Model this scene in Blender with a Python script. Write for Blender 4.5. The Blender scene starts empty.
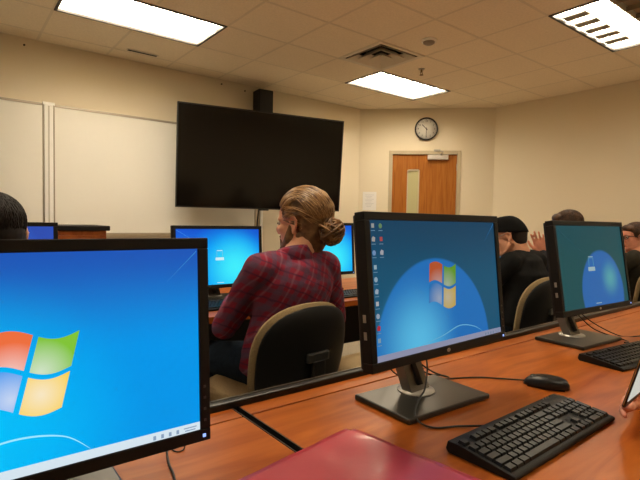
import bpy, bmesh, math, random
from mathutils import Vector, Matrix, noise
random.seed(4)
V = Vector
C = bpy.context.scene.collection
sc = bpy.context.scene
PI = math.pi
def R(d): return math.radians(d)

# ---------------------------------------------------------------- camera
cd = bpy.data.cameras.new('camera'); cam = bpy.data.objects.new('camera', cd); C.objects.link(cam)
cd.sensor_width = 36; cd.lens = 479.6 * 36 / 640; cd.clip_start = .02
yaw, pit, rol = 0.90937, -0.04034, 0.01828
fw = V((math.cos(yaw)*math.cos(pit), math.sin(yaw)*math.cos(pit), math.sin(pit)))
rt = fw.cross(V((0, 0, 1))).normalized(); up = rt.cross(fw)
r2 = rt*math.cos(rol) + up*math.sin(rol); u2 = -rt*math.sin(rol) + up*math.cos(rol)
cam.matrix_world = Matrix(((r2.x, u2.x, -fw.x, 0), (r2.y, u2.y, -fw.y, 0), (r2.z, u2.z, -fw.z, 1.15), (0, 0, 0, 1)))
sc.camera = cam
# ---------------------------------------------------------------- world, exposure
w = bpy.data.worlds.new('world'); sc.world = w; w.use_nodes = True
w.node_tree.nodes['Background'].inputs[0].default_value = (.02, .017, .013, 1)
sc.view_settings.view_transform = 'Standard'; sc.view_settings.look = 'None'
sc.view_settings.exposure = 0; sc.view_settings.gamma = 1; sc.view_settings.use_curve_mapping = False
PANEL = 27.0          # radiance of the fluorescent tubes' diffusers
PANEL_COL = (1.0, .87, .67)

# ---------------------------------------------------------------- helpers
def srgb(r, g, b):
    f = lambda c: (c/255/12.92 if c/255 <= .04045 else ((c/255+.055)/1.055)**2.4)
    return (f(r), f(g), f(b))
MC = {}
def mat(name, col, rough=.5, metal=0, spec=.5, coat=0, bump=0, bscale=200, var=0, vscale=20, emit=0, stretch=None):
    if name in MC: return MC[name]
    m = bpy.data.materials.new(name); m.use_nodes = True; MC[name] = m
    N = m.node_tree.nodes; L = m.node_tree.links; b = N['Principled BSDF']
    b.inputs['Base Color'].default_value = (*col, 1); b.inputs['Roughness'].default_value = rough
    b.inputs['Metallic'].default_value = metal; b.inputs['Specular IOR Level'].default_value = spec
    b.inputs['Coat Weight'].default_value = coat
    if emit:
        b.inputs['Emission Color'].default_value = (*col, 1); b.inputs['Emission Strength'].default_value = emit
    if bump or var:
        tc = N.new('ShaderNodeTexCoord'); mp = N.new('ShaderNodeMapping'); L.new(tc.outputs['Object'], mp.inputs[0])
        if stretch: mp.inputs['Scale'].default_value = stretch
    if var:
        n = N.new('ShaderNodeTexNoise'); n.inputs['Scale'].default_value = vscale; n.inputs['Detail'].default_value = 5
        L.new(mp.outputs[0], n.inputs['Vector'])
        cr = N.new('ShaderNodeValToRGB'); L.new(n.outputs[0], cr.inputs[0])
        cr.color_ramp.elements[0].position = .3; cr.color_ramp.elements[1].position = .7
        cr.color_ramp.elements[0].color = (*[c*(1-var) for c in col], 1)
        cr.color_ramp.elements[1].color = (*[min(1, c*(1+var)) for c in col], 1)
        L.new(cr.outputs[0], b.inputs['Base Color'])
    if bump:
        n = N.new('ShaderNodeTexNoise'); n.inputs['Scale'].default_value = bscale; n.inputs['Detail'].default_value = 4
        L.new(mp.outputs[0], n.inputs['Vector'])
        bp = N.new('ShaderNodeBump'); bp.inputs['Strength'].default_value = bump; bp.inputs['Distance'].default_value = .002
        L.new(n.outputs[0], bp.inputs['Height']); L.new(bp.outputs[0], b.inputs['Normal'])
    return m
def emat(name, col, s=1.0):
    if name in MC: return MC[name]
    m = bpy.data.materials.new(name); m.use_nodes = True; MC[name] = m
    b = m.node_tree.nodes['Principled BSDF']; b.inputs['Base Color'].default_value = (0, 0, 0, 1)
    b.inputs['Specular IOR Level'].default_value = .1; b.inputs['Roughness'].default_value = .4
    b.inputs['Emission Color'].default_value = (*col, 1); b.inputs['Emission Strength'].default_value = s
    return m
class MB:
    def __init__(s): s.bm = bmesh.new()
    def add(s, vs, fs, mi=0, smooth=False):
        vv = [s.bm.verts.new(v) for v in vs]
        for f in fs:
            try: fc = s.bm.faces.new([vv[i] for i in f]); fc.material_index = mi; fc.smooth = smooth
            except ValueError: pass
        return s
    def box(s, c, d, rot=None, mi=0):
        x, y, z = [q/2 for q in d]; M = rot if rot else Matrix.Identity(3)
        vs = [M @ V((a*x, b*y, e*z)) + V(c) for a in (-1, 1) for b in (-1, 1) for e in (-1, 1)]
        return s.add(vs, [(0, 1, 3, 2), (4, 6, 7, 5), (0, 4, 5, 1), (2, 3, 7, 6), (0, 2, 6, 4), (1, 5, 7, 3)], mi)
    def b2(s, lo, hi, mi=0):
        return s.box([(a+b)/2 for a, b in zip(lo, hi)], [b-a for a, b in zip(lo, hi)], None, mi)
    def rings(s, rs, mi=0, smooth=True, cap=True, closed=False):
        n = len(rs[0]); vs = [p for r in rs for p in r]; fs = []
        m = len(rs)
        for i in range(m if closed else m-1):
            for j in range(n):
                k = (j+1) % n; i2 = (i+1) % m
                fs.append((i*n+j, i*n+k, i2*n+k, i2*n+j))
        if cap and not closed: fs.append(tuple(range(n-1, -1, -1))); fs.append(tuple(range((m-1)*n, m*n)))
        return s.add(vs, fs, mi, smooth)
    def tube(s, pts, r, seg=8, mi=0, closed=False):
        pts = [V(p) for p in pts]; rs = []; n = len(pts); a0 = None
        for i, p in enumerate(pts):
            if closed: t = pts[(i+1) % n]-pts[i-1]
            else: t = pts[min(i+1, n-1)]-pts[max(i-1, 0)]
            if t.length < 1e-9: t = V((0, 0, 1))
            t.normalize()
            if a0 is None: a0 = t.orthogonal()
            a = (a0 - t*a0.dot(t))
            if a.length < 1e-6: a = t.orthogonal()
            a.normalize(); a0 = a; b = t.cross(a)
            rr = r[i] if isinstance(r, (list, tuple)) else r
            rs.append([p + a*rr*math.cos(2*PI*j/seg) + b*rr*math.sin(2*PI*j/seg) for j in range(seg)])
        return s.rings(rs, mi, True, True, closed)
    def cyl(s, p0, p1, r0, r1=None, seg=20, mi=0):
        return s.tube([p0, p1], [r0, r0 if r1 is None else r1], seg, mi)
    def ell(s, c, r, rot=None, mi=0, nu=20, nv=12):
        M = rot if rot else Matrix.Identity(3); c = V(c); rs = []
        for i in range(1, nv):
            a = PI*i/nv
            rs.append([c + M @ V((r[0]*math.sin(a)*math.cos(2*PI*j/nu), r[1]*math.sin(a)*math.sin(2*PI*j/nu), -r[2]*math.cos(a))) for j in range(nu)])
        s.rings(rs, mi, True, True); return s
    def cap(s, p0, r0, p1, r1, seg=14):
        p0, p1 = V(p0), V(p1); t = (p1-p0); t = t.normalized() if t.length > 1e-6 else V((0, 0, 1))
        pts = []; rr = []
        for k in range(5): a = PI/2*(1-k/5)*.97; pts.append(p0 - t*r0*math.sin(a)); rr.append(r0*math.cos(a))
        pts.append(p0); rr.append(r0); pts.append(p1); rr.append(r1)
        for k in range(1, 6): a = PI/2*(k/5)*.97; pts.append(p1 + t*r1*math.sin(a)); rr.append(r1*math.cos(a))
        return s.tube(pts, rr, seg)
    def prism(s, poly, M, d, mi=0):
        """poly: 2d outline in the xz-plane of M, extruded by d along M's y"""
        n = len(poly)
        vs = [M @ V((x, 0, z)) for x, z in poly] + [M @ V((x, d, z)) for x, z in poly]
        fs = [tuple(range(n)), tuple(range(2*n-1, n-1, -1))] + [(i, i+n, (i+1) % n+n, (i+1) % n) for i in range(n)]
        return s.add(vs, fs, mi)
    def build(s, name, m, parent=None, loc=(0, 0, 0), rot=(0, 0, 0), bevel=0, seg=2, smooth=None):
        bm = s.bm
        if bevel:
            bmesh.ops.bevel(bm, geom=list(bm.edges), offset=bevel, segments=seg, profile=.5, affect='EDGES', clamp_overlap=True)
        bmesh.ops.recalc_face_normals(bm, faces=list(bm.faces))
        if smooth is not None:
            for f in bm.faces: f.smooth = smooth
        me = bpy.data.meshes.new(name); bm.to_mesh(me); bm.free()
        for q in (m if isinstance(m, (list, tuple)) else [m]): me.materials.append(q)
        o = bpy.data.objects.new(name, me); C.objects.link(o); o.parent = parent
        o.location = loc; o.rotation_euler = rot
        return o
def tag(o, label=None, cat=None, group=None, kind=None):
    for k, v in (('label', label), ('category', cat), ('group', group), ('kind', kind)):
        if v: o[k] = v
    return o
def empty(name, loc, rz=0, label=None, cat=None, group=None):
    o = bpy.data.objects.new(name, None); C.objects.link(o); o.location = loc; o.rotation_euler = (0, 0, rz)
    o.empty_display_size = .1
    return tag(o, label, cat, group)
def kids(o): return [c for c in bpy.data.objects if c.parent == o]
def copy_tree(o, parent=None):
    c = o.copy(); C.objects.link(c); c.parent = parent
    for ch in kids(o): copy_tree(ch, c)
    return c
def spl(pts, n=8, closed=False):
    pts = [V(p) for p in pts]; out = []; m = len(pts)
    for i in range(m if closed else m-1):
        if closed: a, b, c, d = pts[i-1], pts[i], pts[(i+1) % m], pts[(i+2) % m]
        else: a, b, c, d = pts[max(i-1, 0)], pts[i], pts[i+1], pts[min(i+2, m-1)]
        for k in range(n):
            t = k/n
            out.append(.5*((2*b)+(c-a)*t+(2*a-5*b+4*c-d)*t*t+(3*b-a-3*c+d)*t**3))
    if not closed: out.append(pts[-1])
    return out
def text_mesh(name, s, size, m, parent, loc, rot, ext=.0005):
    cu = bpy.data.curves.new(name, 'FONT'); cu.body = s; cu.size = size; cu.extrude = ext; cu.align_x = 'CENTER'; cu.align_y = 'CENTER'
    t = bpy.data.objects.new(name, cu); C.objects.link(t)
    me = bpy.data.meshes.new_from_object(t.evaluated_get(bpy.context.evaluated_depsgraph_get()))
    bpy.data.objects.remove(t); me.materials.clear(); me.materials.append(m)
    o = bpy.data.objects.new(name, me); C.objects.link(o); o.parent = parent; o.location = loc; o.rotation_euler = rot
    return o
def volume(name, mb, voxel, m, parent=None, loc=(0, 0, 0), smooth=3, rough=0):
    """fuse overlapping closed shapes into one continuous smooth surface"""
    o = mb.build('tmp', m)
    md = o.modifiers.new('r', 'REMESH'); md.mode = 'VOXEL'; md.voxel_size = voxel
    if smooth: sm = o.modifiers.new('s', 'SMOOTH'); sm.factor = .5; sm.iterations = smooth
    me = bpy.data.meshes.new_from_object(o.evaluated_get(bpy.context.evaluated_depsgraph_get()))
    old = o.data; bpy.data.objects.remove(o); bpy.data.meshes.remove(old); me.name = name
    if rough:
        nn = [v.normal.copy() for v in me.vertices]
        for v, q in zip(me.vertices, nn):
            p = v.co
            h = noise.noise(V((p.x*9, p.y*9, p.z*14)))*.7 + noise.noise(V((p.x*24+5, p.y*24, p.z*30)))*.35
            v.co += q*h*rough
    for p in me.polygons: p.use_smooth = True
    me.materials.clear()
    for q in (m if isinstance(m, (list, tuple)) else [m]): me.materials.append(q)
    b = bpy.data.objects.new(name, me); C.objects.link(b); b.parent = parent; b.location = loc
    return b

# ---------------------------------------------------------------- materials
M_wall = mat('wall_paint', (.74, .655, .50), .7, spec=.2, bump=.12, bscale=260)
M_board = mat('whiteboard_enamel', (.86, .84, .77), .3, spec=.35)
M_alu = mat('aluminium', (.42, .37, .30), .4, metal=.6)
M_white = mat('white_plastic', (.92, .91, .87), .45)
M_tile = mat('ceiling_tile', (.86, .76, .60), .9, spec=.1, bump=.5, bscale=90, var=.05, vscale=60)
M_tbar = mat('ceiling_tbar', (.74, .65, .51), .7)
M_carpet = mat('carpet', (.33, .28, .21), .95, spec=.1, bump=.8, bscale=400, var=.35, vscale=120)
M_black = mat('black_plastic', (.012, .011, .010), .38, spec=.4)
M_blackm = mat('matte_black_plastic', (.008, .0075, .0065), .5, spec=.25, bump=.15, bscale=700)
M_baseb = mat('stand_base_black', (.02, .019, .016), .3, spec=.5)
M_silver = mat('satin_silver', (.42, .40, .36), .35, metal=.7)
M_dgrey = mat('dark_grey_metal', (.06, .056, .05), .35, metal=.4)
M_tan = mat('tan_fabric', (.31, .225, .12), .9, spec=.1, bump=.6, bscale=500, var=.12, vscale=200)
M_shell = mat('chair_black_shell', (.008, .008, .0075), .5, spec=.2, bump=.2, bscale=600)
M_cable = mat('cable_black', (.01, .01, .01), .4)
M_tv = mat('television_glass', (.005, .004, .003), .12, spec=.3)
M_skin = mat('skin', srgb(222, 165, 132), .5, spec=.3, var=.06, vscale=30)
M_skinr = mat('ruddy_skin', srgb(222, 150, 122), .5, spec=.3, var=.08, vscale=30)
M_frame = mat('door_frame_paint', (.50, .42, .28), .5)

def wood(name, c0, c1, c2, rough=.33, st=(1.2, 9, 9), sc_=3.0, coat=.0):
    m = bpy.data.materials.new(name); m.use_nodes = True; N = m.node_tree.nodes; L = m.node_tree.links; b = N['Principled BSDF']
    tc = N.new('ShaderNodeTexCoord'); mp = N.new('ShaderNodeMapping'); mp.inputs['Scale'].default_value = st
    L.new(tc.outputs['Object'], mp.inputs[0])
    n = N.new('ShaderNodeTexNoise'); n.inputs['Scale'].default_value = sc_; n.inputs['Detail'].default_value = 7; n.inputs['Distortion'].default_value = .8
    L.new(mp.outputs[0], n.inputs['Vector'])
    cr = N.new('ShaderNodeValToRGB'); L.new(n.outputs[0], cr.inputs[0]); e = cr.color_ramp.elements
    e[0].position = .32; e[0].color = (*c0, 1); e[1].position = .72; e[1].color = (*c2, 1)
    q = e.new(.5); q.color = (*c1, 1)
    L.new(cr.outputs[0], b.inputs['Base Color']); b.inputs['Roughness'].default_value = rough; b.inputs['Coat Weight'].default_value = coat
    b.inputs['Specular IOR Level'].default_value = .18
    return m
M_desk = wood('cherry_laminate', (.28, .062, .008), (.37, .094, .013), (.46, .130, .022), .34)
M_edge = mat('desk_edge_band', (.30, .09, .03), .4)
M_door = wood('oak_door_veneer', (.29, .095, .016), (.36, .125, .021), (.41, .155, .030), .4, (14, 14, .8), 3)
M_pod = wood('podium_wood', (.26, .065, .018), (.33, .09, .024), (.40, .12, .03), .4, (6, 6, .8), 3)

# ---------------------------------------------------------------- room shell
XR, YT, CZ = 6.135, 5.247, 2.787
XL, YB = -2.8, -2.6
K = 10.03                       # the door wall runs along x + y = K
C1 = V((K-YT, YT, 0)); C2 = V((XR, K-XR, 0))
GX, GY, T = 3.7309, 3.7712, .6096
def struct(o): o['kind'] = 'structure'; return o
struct(MB().b2((XL-.1, YB-.1, -.1), (XR+.1, YT+.1, 0)).build('floor', M_carpet))
struct(MB().b2((XL-.1, YT, 0), (C1.x, YT+.1, CZ+.05)).build('wall_front', M_wall))
struct(MB().b2((XR, YB-.1, 0), (XR+.1, C2.y, CZ+.05)).build('wall_right', M_wall))
struct(MB().b2((XL-.1, YB, 0), (XL, YT, CZ+.05)).build('wall_left', M_wall))
struct(MB().b2((XL-.1, YB-.1, 0), (XR, YB, CZ+.05)).build('wall_back', M_wall))
DM = Matrix.Translation(C1) @ Matrix.Rotation(R(-45), 4, 'Z')    # local x along the door wall, +y outward
DL = (C2-C1).length
# door opening between a0 and a1 along the wall
A0, A1, DH = .465, 1.425, 2.155
wm = MB()
def dbx(mb, lo, hi, mi=0):
    c = [(a+b)/2 for a, b in zip(lo, hi)]; return mb.box(DM @ V(c), [b-a for a, b in zip(lo, hi)], DM.to_3x3(), mi)
dbx(wm, (0, 0, 0), (A0, .1, CZ+.05)); dbx(wm, (A1, 0, 0), (DL, .1, CZ+.05)); dbx(wm, (A0, 0, DH), (A1, .1, CZ+.05))
struct(wm.build('wall_diagonal', M_wall))
fm = MB()
dbx(fm, (A0-.03, -.012, 0), (A0+.022, .1, DH+.03)); dbx(fm, (A1-.022, -.012, 0), (A1+.03, .1, DH+.03)); dbx(fm, (A0+.022, -.012, DH-.022), (A1-.022, .1, DH+.03))
struct(fm.build('trim_1', M_frame, bevel=.003))
# door with a narrow vision panel
dr = bpy.data.objects.new('door_1', None); C.objects.link(dr); dr.matrix_world = DM; dr['kind'] = 'structure'
d0, d1 = A0+.024, A1-.024; g0, g1, gz0, gz1 = .71, .87, 1.05, 1.91
lf = MB()
lf.b2((d0, .02, .01), (g0, .062, DH-.025)); lf.b2((g1, .02, .01), (d1, .062, DH-.025)); lf.b2((g0, .02, gz1), (g1, .062, DH-.025)); lf.b2((g0, .02, .01), (g1, .062, gz0))
lf.build('door_leaf', M_door, dr)
st = MB()
for lo, hi in (((g0-.008, .014, gz0), (g0+.008, .066, gz1)), ((g1-.008, .014, gz0), (g1+.008, .066, gz1)), ((g0+.008, .014, gz1-.012), (g1-.008, .066, gz1+.008)), ((g0+.008, .014, gz0-.008), (g1-.008, .066, gz0+.012))): st.b2(lo, hi)
st.build('window_bead', M_frame, dr)
MB().b2((g0, .038, gz0), (g1, .044, gz1)).build('vision_glass', mat('frosted_glass', (.50, .47, .26), .15, spec=.6), dr)
cl = MB().b2((.985, -.04, 2.055), (1.275, .02, 2.125)).build('door_closer', mat('closer_silver', (.62, .58, .54), .4, metal=.3), dr, bevel=.008)
MB().tube([(1.165, -.03, 2.12), (1.185, -.12, 2.155), (1.125, -.02, 2.185)], .009, 8).b2((1.07, -.02, 2.17), (1.16, -.008, 2.2)).build('closer_arm', M_silver, cl)
for z in (.3, 1.2, 1.95): MB().cyl((A1-.022, .01, z-.05), (A1-.022, .01, z+.05), .009, seg=10).build('hinge', M_silver, dr)
hd = MB().cyl((d0+.07, .02, .98), (d0+.07, -.03, .98), .012).tube([(d0+.07, -.03, .98), (d0+.12, -.035, .98), (d0+.17, -.03, .98)], .009).build('door_handle', M_silver, dr)
# corridor wall seen through the glass
struct(MB().box(DM @ V((.9, .9, 1.3)), (2.4, .05, 2.6), DM.to_3x3()).build('wall_corridor', mat('corridor_paint', (.55, .52, .33), .8)))
# baseboards
Mbb = mat('baseboard_vinyl', (.06, .045, .035), .5)
struct(MB().b2((XL, YT-.012, 0), (C1.x-.01, YT, .1)).build('baseboard_front', Mbb))
struct(MB().b2((XR-.012, YB, 0), (XR, C2.y-.01, .1)).build('baseboard_right', Mbb))
struct(MB().b2((XL, YB, 0), (XL+.012, YT-.012, .1)).build('baseboard_left', Mbb))
struct(MB().b2((XL+.012, YB, 0), (XR-.012, YB+.012, .1)).build('baseboard_back', Mbb))

# ceiling tiles: one cell per tile, cells with fixtures left open
LIGHTS = [(-5, 0), (0, 0), (0, -4), (-5, -4), (-5, -8), (-10, -4), (0, -8)]  # unseen lights after the visible ones are added to brighten the room
LIT = {(-5, 0): 1, (0, 0): 1, (0, -4): 1, (-5, -4): .8, (-5, -8): .5, (-10, -4): .8, (0, -8): 1}
VENT = (-1, -1)
VENTC = (GX-T/2, GY-T/2)
openc = set()
for (a, b) in LIGHTS: openc |= {(a, b), (a+1, b)}
cb = MB(); gb = MB()
i0, i1 = math.floor((XL-GX)/T), math.ceil((XR-GX)/T); j0, j1 = math.floor((YB-GY)/T), math.ceil((YT-GY)/T)
def cx(i): return min(max(GX+i*T, XL), XR)
def cy(j): return min(max(GY+j*T, YB), YT)
for i in range(i0, i1):
    for j in range(j0, j1):
        if (i, j) in openc: continue
        if (i, j) == VENT: continue
        x0, x1, y0, y1 = cx(i), cx(i+1), cy(j), cy(j+1)
        if x0 + y0 > K: continue
        if x1 > x0 and y1 > y0: cb.b2((x0, y0, CZ), (x1, y1, CZ+.015))
struct(cb.build('ceiling', M_tile))
def bar(p, q):
    gb.b2(p, q)
for i in range(i0+1, i1):
    x = cx(i); ye = min(YT, K-x)
    segs = []; y = YB
    cuts = sorted([(cy(b)-0, cy(b+1)) for (a, b) in LIGHTS if a+1 == i])
    for c0_, c1_ in cuts:
        segs.append((y, c0_)); y = c1_
    segs.append((y, ye))
    for s0, s1 in segs:
        if s1 > s0: bar((x-.011, s0, CZ-.0012), (x+.011, s1, CZ+.001))
for j in range(j0+1, j1):
    y = cy(j); bar((XL, y-.011, CZ-.00125), (min(XR, K-y), y+.011, CZ+.0011))
bar((XL, YT-.02, CZ-.0012), (C1.x, YT, CZ+.001)); bar((XR-.02, YB, CZ-.0012), (XR, C2.y, CZ+.001))
dbx(gb, (0, -.02, CZ-.0012), (DL, 0, CZ+.001))
struct(gb.build('trim_2', M_tbar))

# ---------------------------------------------------------------- light troffers
M_fr = mat('troffer_frame', (.03, .025, .02), .5)
M_refl = mat('troffer_reflector', (.80, .74, .60), .35, spec=.5)
llab = {(-5, 0): 'long glowing fluorescent ceiling light nearest the whiteboard, at the upper left',
        (0, 0): 'glowing fluorescent ceiling light between the clock and the square air vent',
        (0, -4): 'glowing fluorescent ceiling light with visible louvre cells at the upper right corner'}
for li, (a, b) in enumerate(LIGHTS):
    x0, y0 = GX+a*T, GY+b*T; W, D = 2*T, T
    t = empty('ceiling_light', (x0+W/2, y0+D/2, CZ), 0, llab.get((a, b), 'added fluorescent ceiling light, out of view, brightening the room'), 'ceiling light', None if (a, b) in llab else 'added ceiling lights out of view')
    f = MB(); hw, hd_ = W/2-.003, D/2-.003; e = .022
    f.b2((-hw, -hd_, -.008), (hw, -hd_+e, .01)); f.b2((-hw, hd_-e, -.008), (hw, hd_, .01)); f.b2((-hw, -hd_+e, -.008), (-hw+e, hd_-e, .01)); f.b2((hw-e, -hd_+e, -.008), (hw, hd_-e, .01))
    f.build('frame', M_fr, t)
    h = MB(); h.b2((-hw, -hd_, .11), (hw, hd_, .12)); h.b2((-hw, -hd_, .01), (-hw+.012, hd_, .11)); h.b2((hw-.012, -hd_, .01), (hw, hd_, .11)); h.b2((-hw+.012, -hd_, .01), (hw-.012, -hd_+.012, .11)); h.b2((-hw+.012, hd_-.012, .01), (hw-.012, hd_, .11))
    h.build('housing', M_refl, t)
    s = PANEL*LIT[(a, b)]
    third = (2*(hd_-e))/3
    for k in range(3):
        yc = -(hd_-e) + third*(k+.5)
        on = not ((a, b) == (0, -4) and k == 0)
        MB().b2((-hw+e+.004, yc-third/2+.012, .052), (hw-e-.004, yc+third/2-.012, .062)).build('tube_lens', emat('tube_lens_%g' % s, PANEL_COL, s) if on else mat('unlit_lens', (.35, .27, .17), .5), t)
    g = MB()
    for k in (1, 2): g.b2((-hw+e, -(hd_-e)+third*k-.003, .012), (hw-e, -(hd_-e)+third*k+.003, .109 if k == 1 else .05))
    g.build('louvre', M_refl, t)
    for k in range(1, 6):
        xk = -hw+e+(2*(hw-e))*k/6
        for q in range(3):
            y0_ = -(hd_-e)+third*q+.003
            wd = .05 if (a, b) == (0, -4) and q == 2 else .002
            MB().b2((xk-wd, y0_, .014 if (a, b) == (0, -4) else .018), (xk+wd, y0_+third-.006, .030 if wd > .01 else .050)).build('louvre_blade', (mat('shaded_blade', (.30, .29, .26), .5) if q == 2 else mat('unlit_blade', (.30, .24, .15), .4)) if (a, b) == (0, -4) and q != 1 else M_refl, t)  # side-strip blades coloured darker, some widened, to paint the cells' shade

# ceiling fittings
t = empty('air_diffuser', (VENTC[0], VENTC[1], CZ-.002), 0, 'square stepped metal air diffuser set in the ceiling beside the light', 'air vent')
g = MB(); s0 = .285
md = MC.get('duct_dark') or mat('duct_dark', (.01, .01, .008), .8)
g = MB(); g.b2((-.30, -.30, .14), (.30, .30, .15))
for lo, hi in (((-.30, -.30, .015), (-.29, .30, .14)), ((.29, -.30, .015), (.30, .30, .14)), ((-.29, -.30, .015), (.29, -.29, .14)), ((-.29, .29, .015), (.29, .30, .14))): g.b2(lo, hi)
g.build('duct_opening', md, t)
for k, (so, si, zo, zi) in enumerate(((.303, .255, .002, .002), (.243, .180, -.004, .045), (.160, .100, -.008, .045), (.080, .030, -.010, .030))):
    g = MB()
    vs = [(sx*so, sy*so, zo-.002) for sx, sy in ((-1, -1), (1, -1), (1, 1), (-1, 1))] + [(sx*si, sy*si, zi) for sx, sy in ((-1, -1), (1, -1), (1, 1), (-1, 1))]
    vs += [(x, y, z-.004) for x, y, z in vs]
    fs = []
    for q in range(4):
        r_ = (q+1) % 4
        fs += [(q, r_, r_+4, q+4), (q+8, q+12, r_+12, r_+8), (q, q+8, r_+8, r_), (q+4, r_+4, r_+12, q+12)]
    g.add(vs, fs); g.build('diffuser_ring', mat('vent_metal', (.72, .66, .55), .5), t)
t = empty('smoke_detector', (3.432, 2.87, CZ), 0, 'small round smoke detector on the ceiling near the sprinkler', 'smoke detector')
MB().tube([(0, 0, 0), (0, 0, -.018)], [.068, .066], 28).build('mount_plate', M_white, t)
MB().tube([(0, 0, -.017), (0, 0, -.03), (0, 0, -.042)], [.052, .05, .03], 28).build('sensor_head', mat('detector_grey', (.35, .32, .28), .5), t)
t = empty('fire_sprinkler', (4.017, 3.451, CZ), 0, 'small brass fire sprinkler head hanging from the ceiling', 'sprinkler')
MB().tube([(0, 0, 0), (0, 0, -.006)], [.035, .03], 20).build('escutcheon', M_silver, t)
MB().cyl((0, 0, 0), (0, 0, -.035), .01).tube([(-.01, 0, -.03), (-.018, 0, -.045), (-.006, 0, -.062)], .003, 6).tube([(.01, 0, -.03), (.018, 0, -.045), (.006, 0, -.062)], .003, 6).cyl((0, 0, -.062), (0, 0, -.066), .02).build('sprinkler_body', mat('brass', (.25, .16, .07), .4, metal=.8), t)
t = empty('slot_vent', (1.55, 4.915, CZ), R(0), 'narrow dark slot vent in the ceiling between the light and whiteboard', 'air vent')
MB().b2((-.15, -.03, -.008), (.15, .03, -.004)).build('slot_frame', MC['vent_metal'], t)
MB().b2((-.14, -.016, -.010), (.14, .016, -.0079)).build('slot_opening', MC['duct_dark'], t)

# ---------------------------------------------------------------- whiteboards on the front wall
def whiteboard(x0, x1, label):
    t = empty('whiteboard', (x0, YT, .985), 0, label, 'whiteboard')
    W = x1-x0; H = 1.205
    MB().b2((0, -.016, 0), (W, -.004, H)).build('writing_surface', M_board, t)
    f = MB(); f.b2((0, -.022, H), (W, 0, H+.022)); f.b2((0, -.021, -.02), (W, 0, 0)); f.b2((-.012, -.022, -.02), (0, 0, H+.022)); f.b2((W, -.022, -.02), (W+.012, 0, H+.022))
    f.build('frame', M_alu, t, bevel=.002)
    MB().b2((0, -.085, -.05), (W+.01, -.0, -.022)).b2((0, -.09, -.05), (W+.01, -.085, -.01)).build('marker_tray', mat('tray_metal', (.40, .33, .23), .45, metal=.4), t, bevel=.002)
    return t
whiteboard(-1.70, .722, 'whiteboard panel left of the white vertical strip')
whiteboard(.826, 3.03, 'long whiteboard panel between the white strip and television')
t = empty('wall_raceway', (.774, YT, .0), 0, 'white vertical cable strip between the two whiteboard panels', 'cable cover')
MB().b2((-.038, -.03, .1), (.038, 0, 2.20)).build('cover', M_white, t, bevel=.004)
MB().b2((-.006, -.036, .1), (.006, -.03, 2.19)).build('centre_shade_strip', mat('strip_shadow_grey', (.6, .57, .5), .5), t)  # grey strip paints shade down the middle of the cover
MB().b2((-.05, -.034, 2.20), (.05, 0, 2.225)).build('end_cap', M_white, t)
t = empty('wall_raceway', (3.13, YT, 0), 0, 'thin white cable strip running down the wall below the television', 'cable cover')
MB().b2((-.02, -.02, .1), (.02, 0, 1.6)).build('cover', M_white, t, bevel=.003)
tag(MB().tube(spl([(3.075, YT-.012, 1.6), (3.08, YT-.03, 1.3), (3.07, YT-.012, 1.05), (3.08, YT-.012, .5)]), .008).build('wall_cable', M_cable), 'thin dark cable hanging down the wall beneath the television', 'cable')
for i, (x, z) in enumerate(((.58, 2.72), (2.57, 2.735), (2.88, 2.71))):
    tag(MB().cyl((x, YT-.012, z), (x, YT, z), .009, seg=8).build('wall_screw', mat('screw_dark', (.05, .04, .03), .6)), ['dark screw high on the wall above the left whiteboard', 'dark screw high on the wall above the middle of the television', 'dark screw high on the wall just left of the black speaker'][i], 'screw')

# ---------------------------------------------------------------- television
tvw, tvh = 1.95, 1.09
tv = empty('television', (2.85, 4.69, 1.81), R(-12.1), 'large black wall television, switched off, tilted down on its mount', 'television')
tl = R(-4.7)
rx = (-tl, 0, 0)
def in_tv(mb, name, m, **k):
    o = mb.build(name, m, tv, **k); o.rotation_euler = (R(4.7), 0, 0); return o
f = MB(); e = .012
f.b2((-tvw/2, 0, -tvh/2), (tvw/2, .045, -tvh/2+e)); f.b2((-tvw/2, 0, tvh/2-e), (tvw/2, .045, tvh/2)); f.b2((-tvw/2, 0, -tvh/2+e), (-tvw/2+e, .045, tvh/2-e)); f.b2((tvw/2-e, 0, -tvh/2+e), (tvw/2, .045, tvh/2-e))
f.b2((-tvw/2+e, .02, -tvh/2+e), (tvw/2-e, .045, tvh/2-e))
in_tv(f, 'bezel', M_black)
in_tv(MB().b2((-tvw/2+e, .008, -tvh/2+e), (tvw/2-e, .0195, tvh/2-e)), 'screen', M_tv)
in_tv(MB().b2((-.55, .045, -.35), (.55, .075, .3)), 'back_cover', M_blackm, bevel=.01)
in_tv(MB().b2((-.06, -.004, -tvh/2-.014), (.06, .02, -tvh/2)), 'sensor_bar', M_black, bevel=.003)
in_tv(MB().b2((-.2, .075, -.2), (.2, .09, .2)), 'mount_plate', M_dgrey)
mb = MB(); mb.tube([(-.12, .09, 0), (-.05, .3, .02), (.1, .43, .02)], .03, 8).tube([(.12, .09, 0), (.15, .3, .02), (.1, .43, .02)], .03, 8)
mb.build('mount_arm', M_dgrey, tv)
tag(MB().b2((2.8, YT-.1, 1.6), (3.2, YT-.0235, 2.0)).build('wall_bracket', M_dgrey, bevel=.003), 'dark metal bracket on the wall behind the television', 'bracket')

# black loudspeaker at the ceiling
t = empty('loudspeaker', (3.065, 5.13, 2.575), R(-6), 'small black box loudspeaker mounted on the wall above the television', 'loudspeaker')
MB().b2((-.095, -.10, -.14), (.095, .08, .14)).build('cabinet', M_blackm, t, bevel=.008)
MB().b2((-.08, -.107, -.125), (.08, -.101, .125)).build('grille', mat('speaker_grille', (.02, .02, .018), .8, bump=.8, bscale=900), t, bevel=.002)
MB().b2((-.03, .075, -.04), (.03, .115, .06)).build('bracket', M_dgrey, t)

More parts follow.
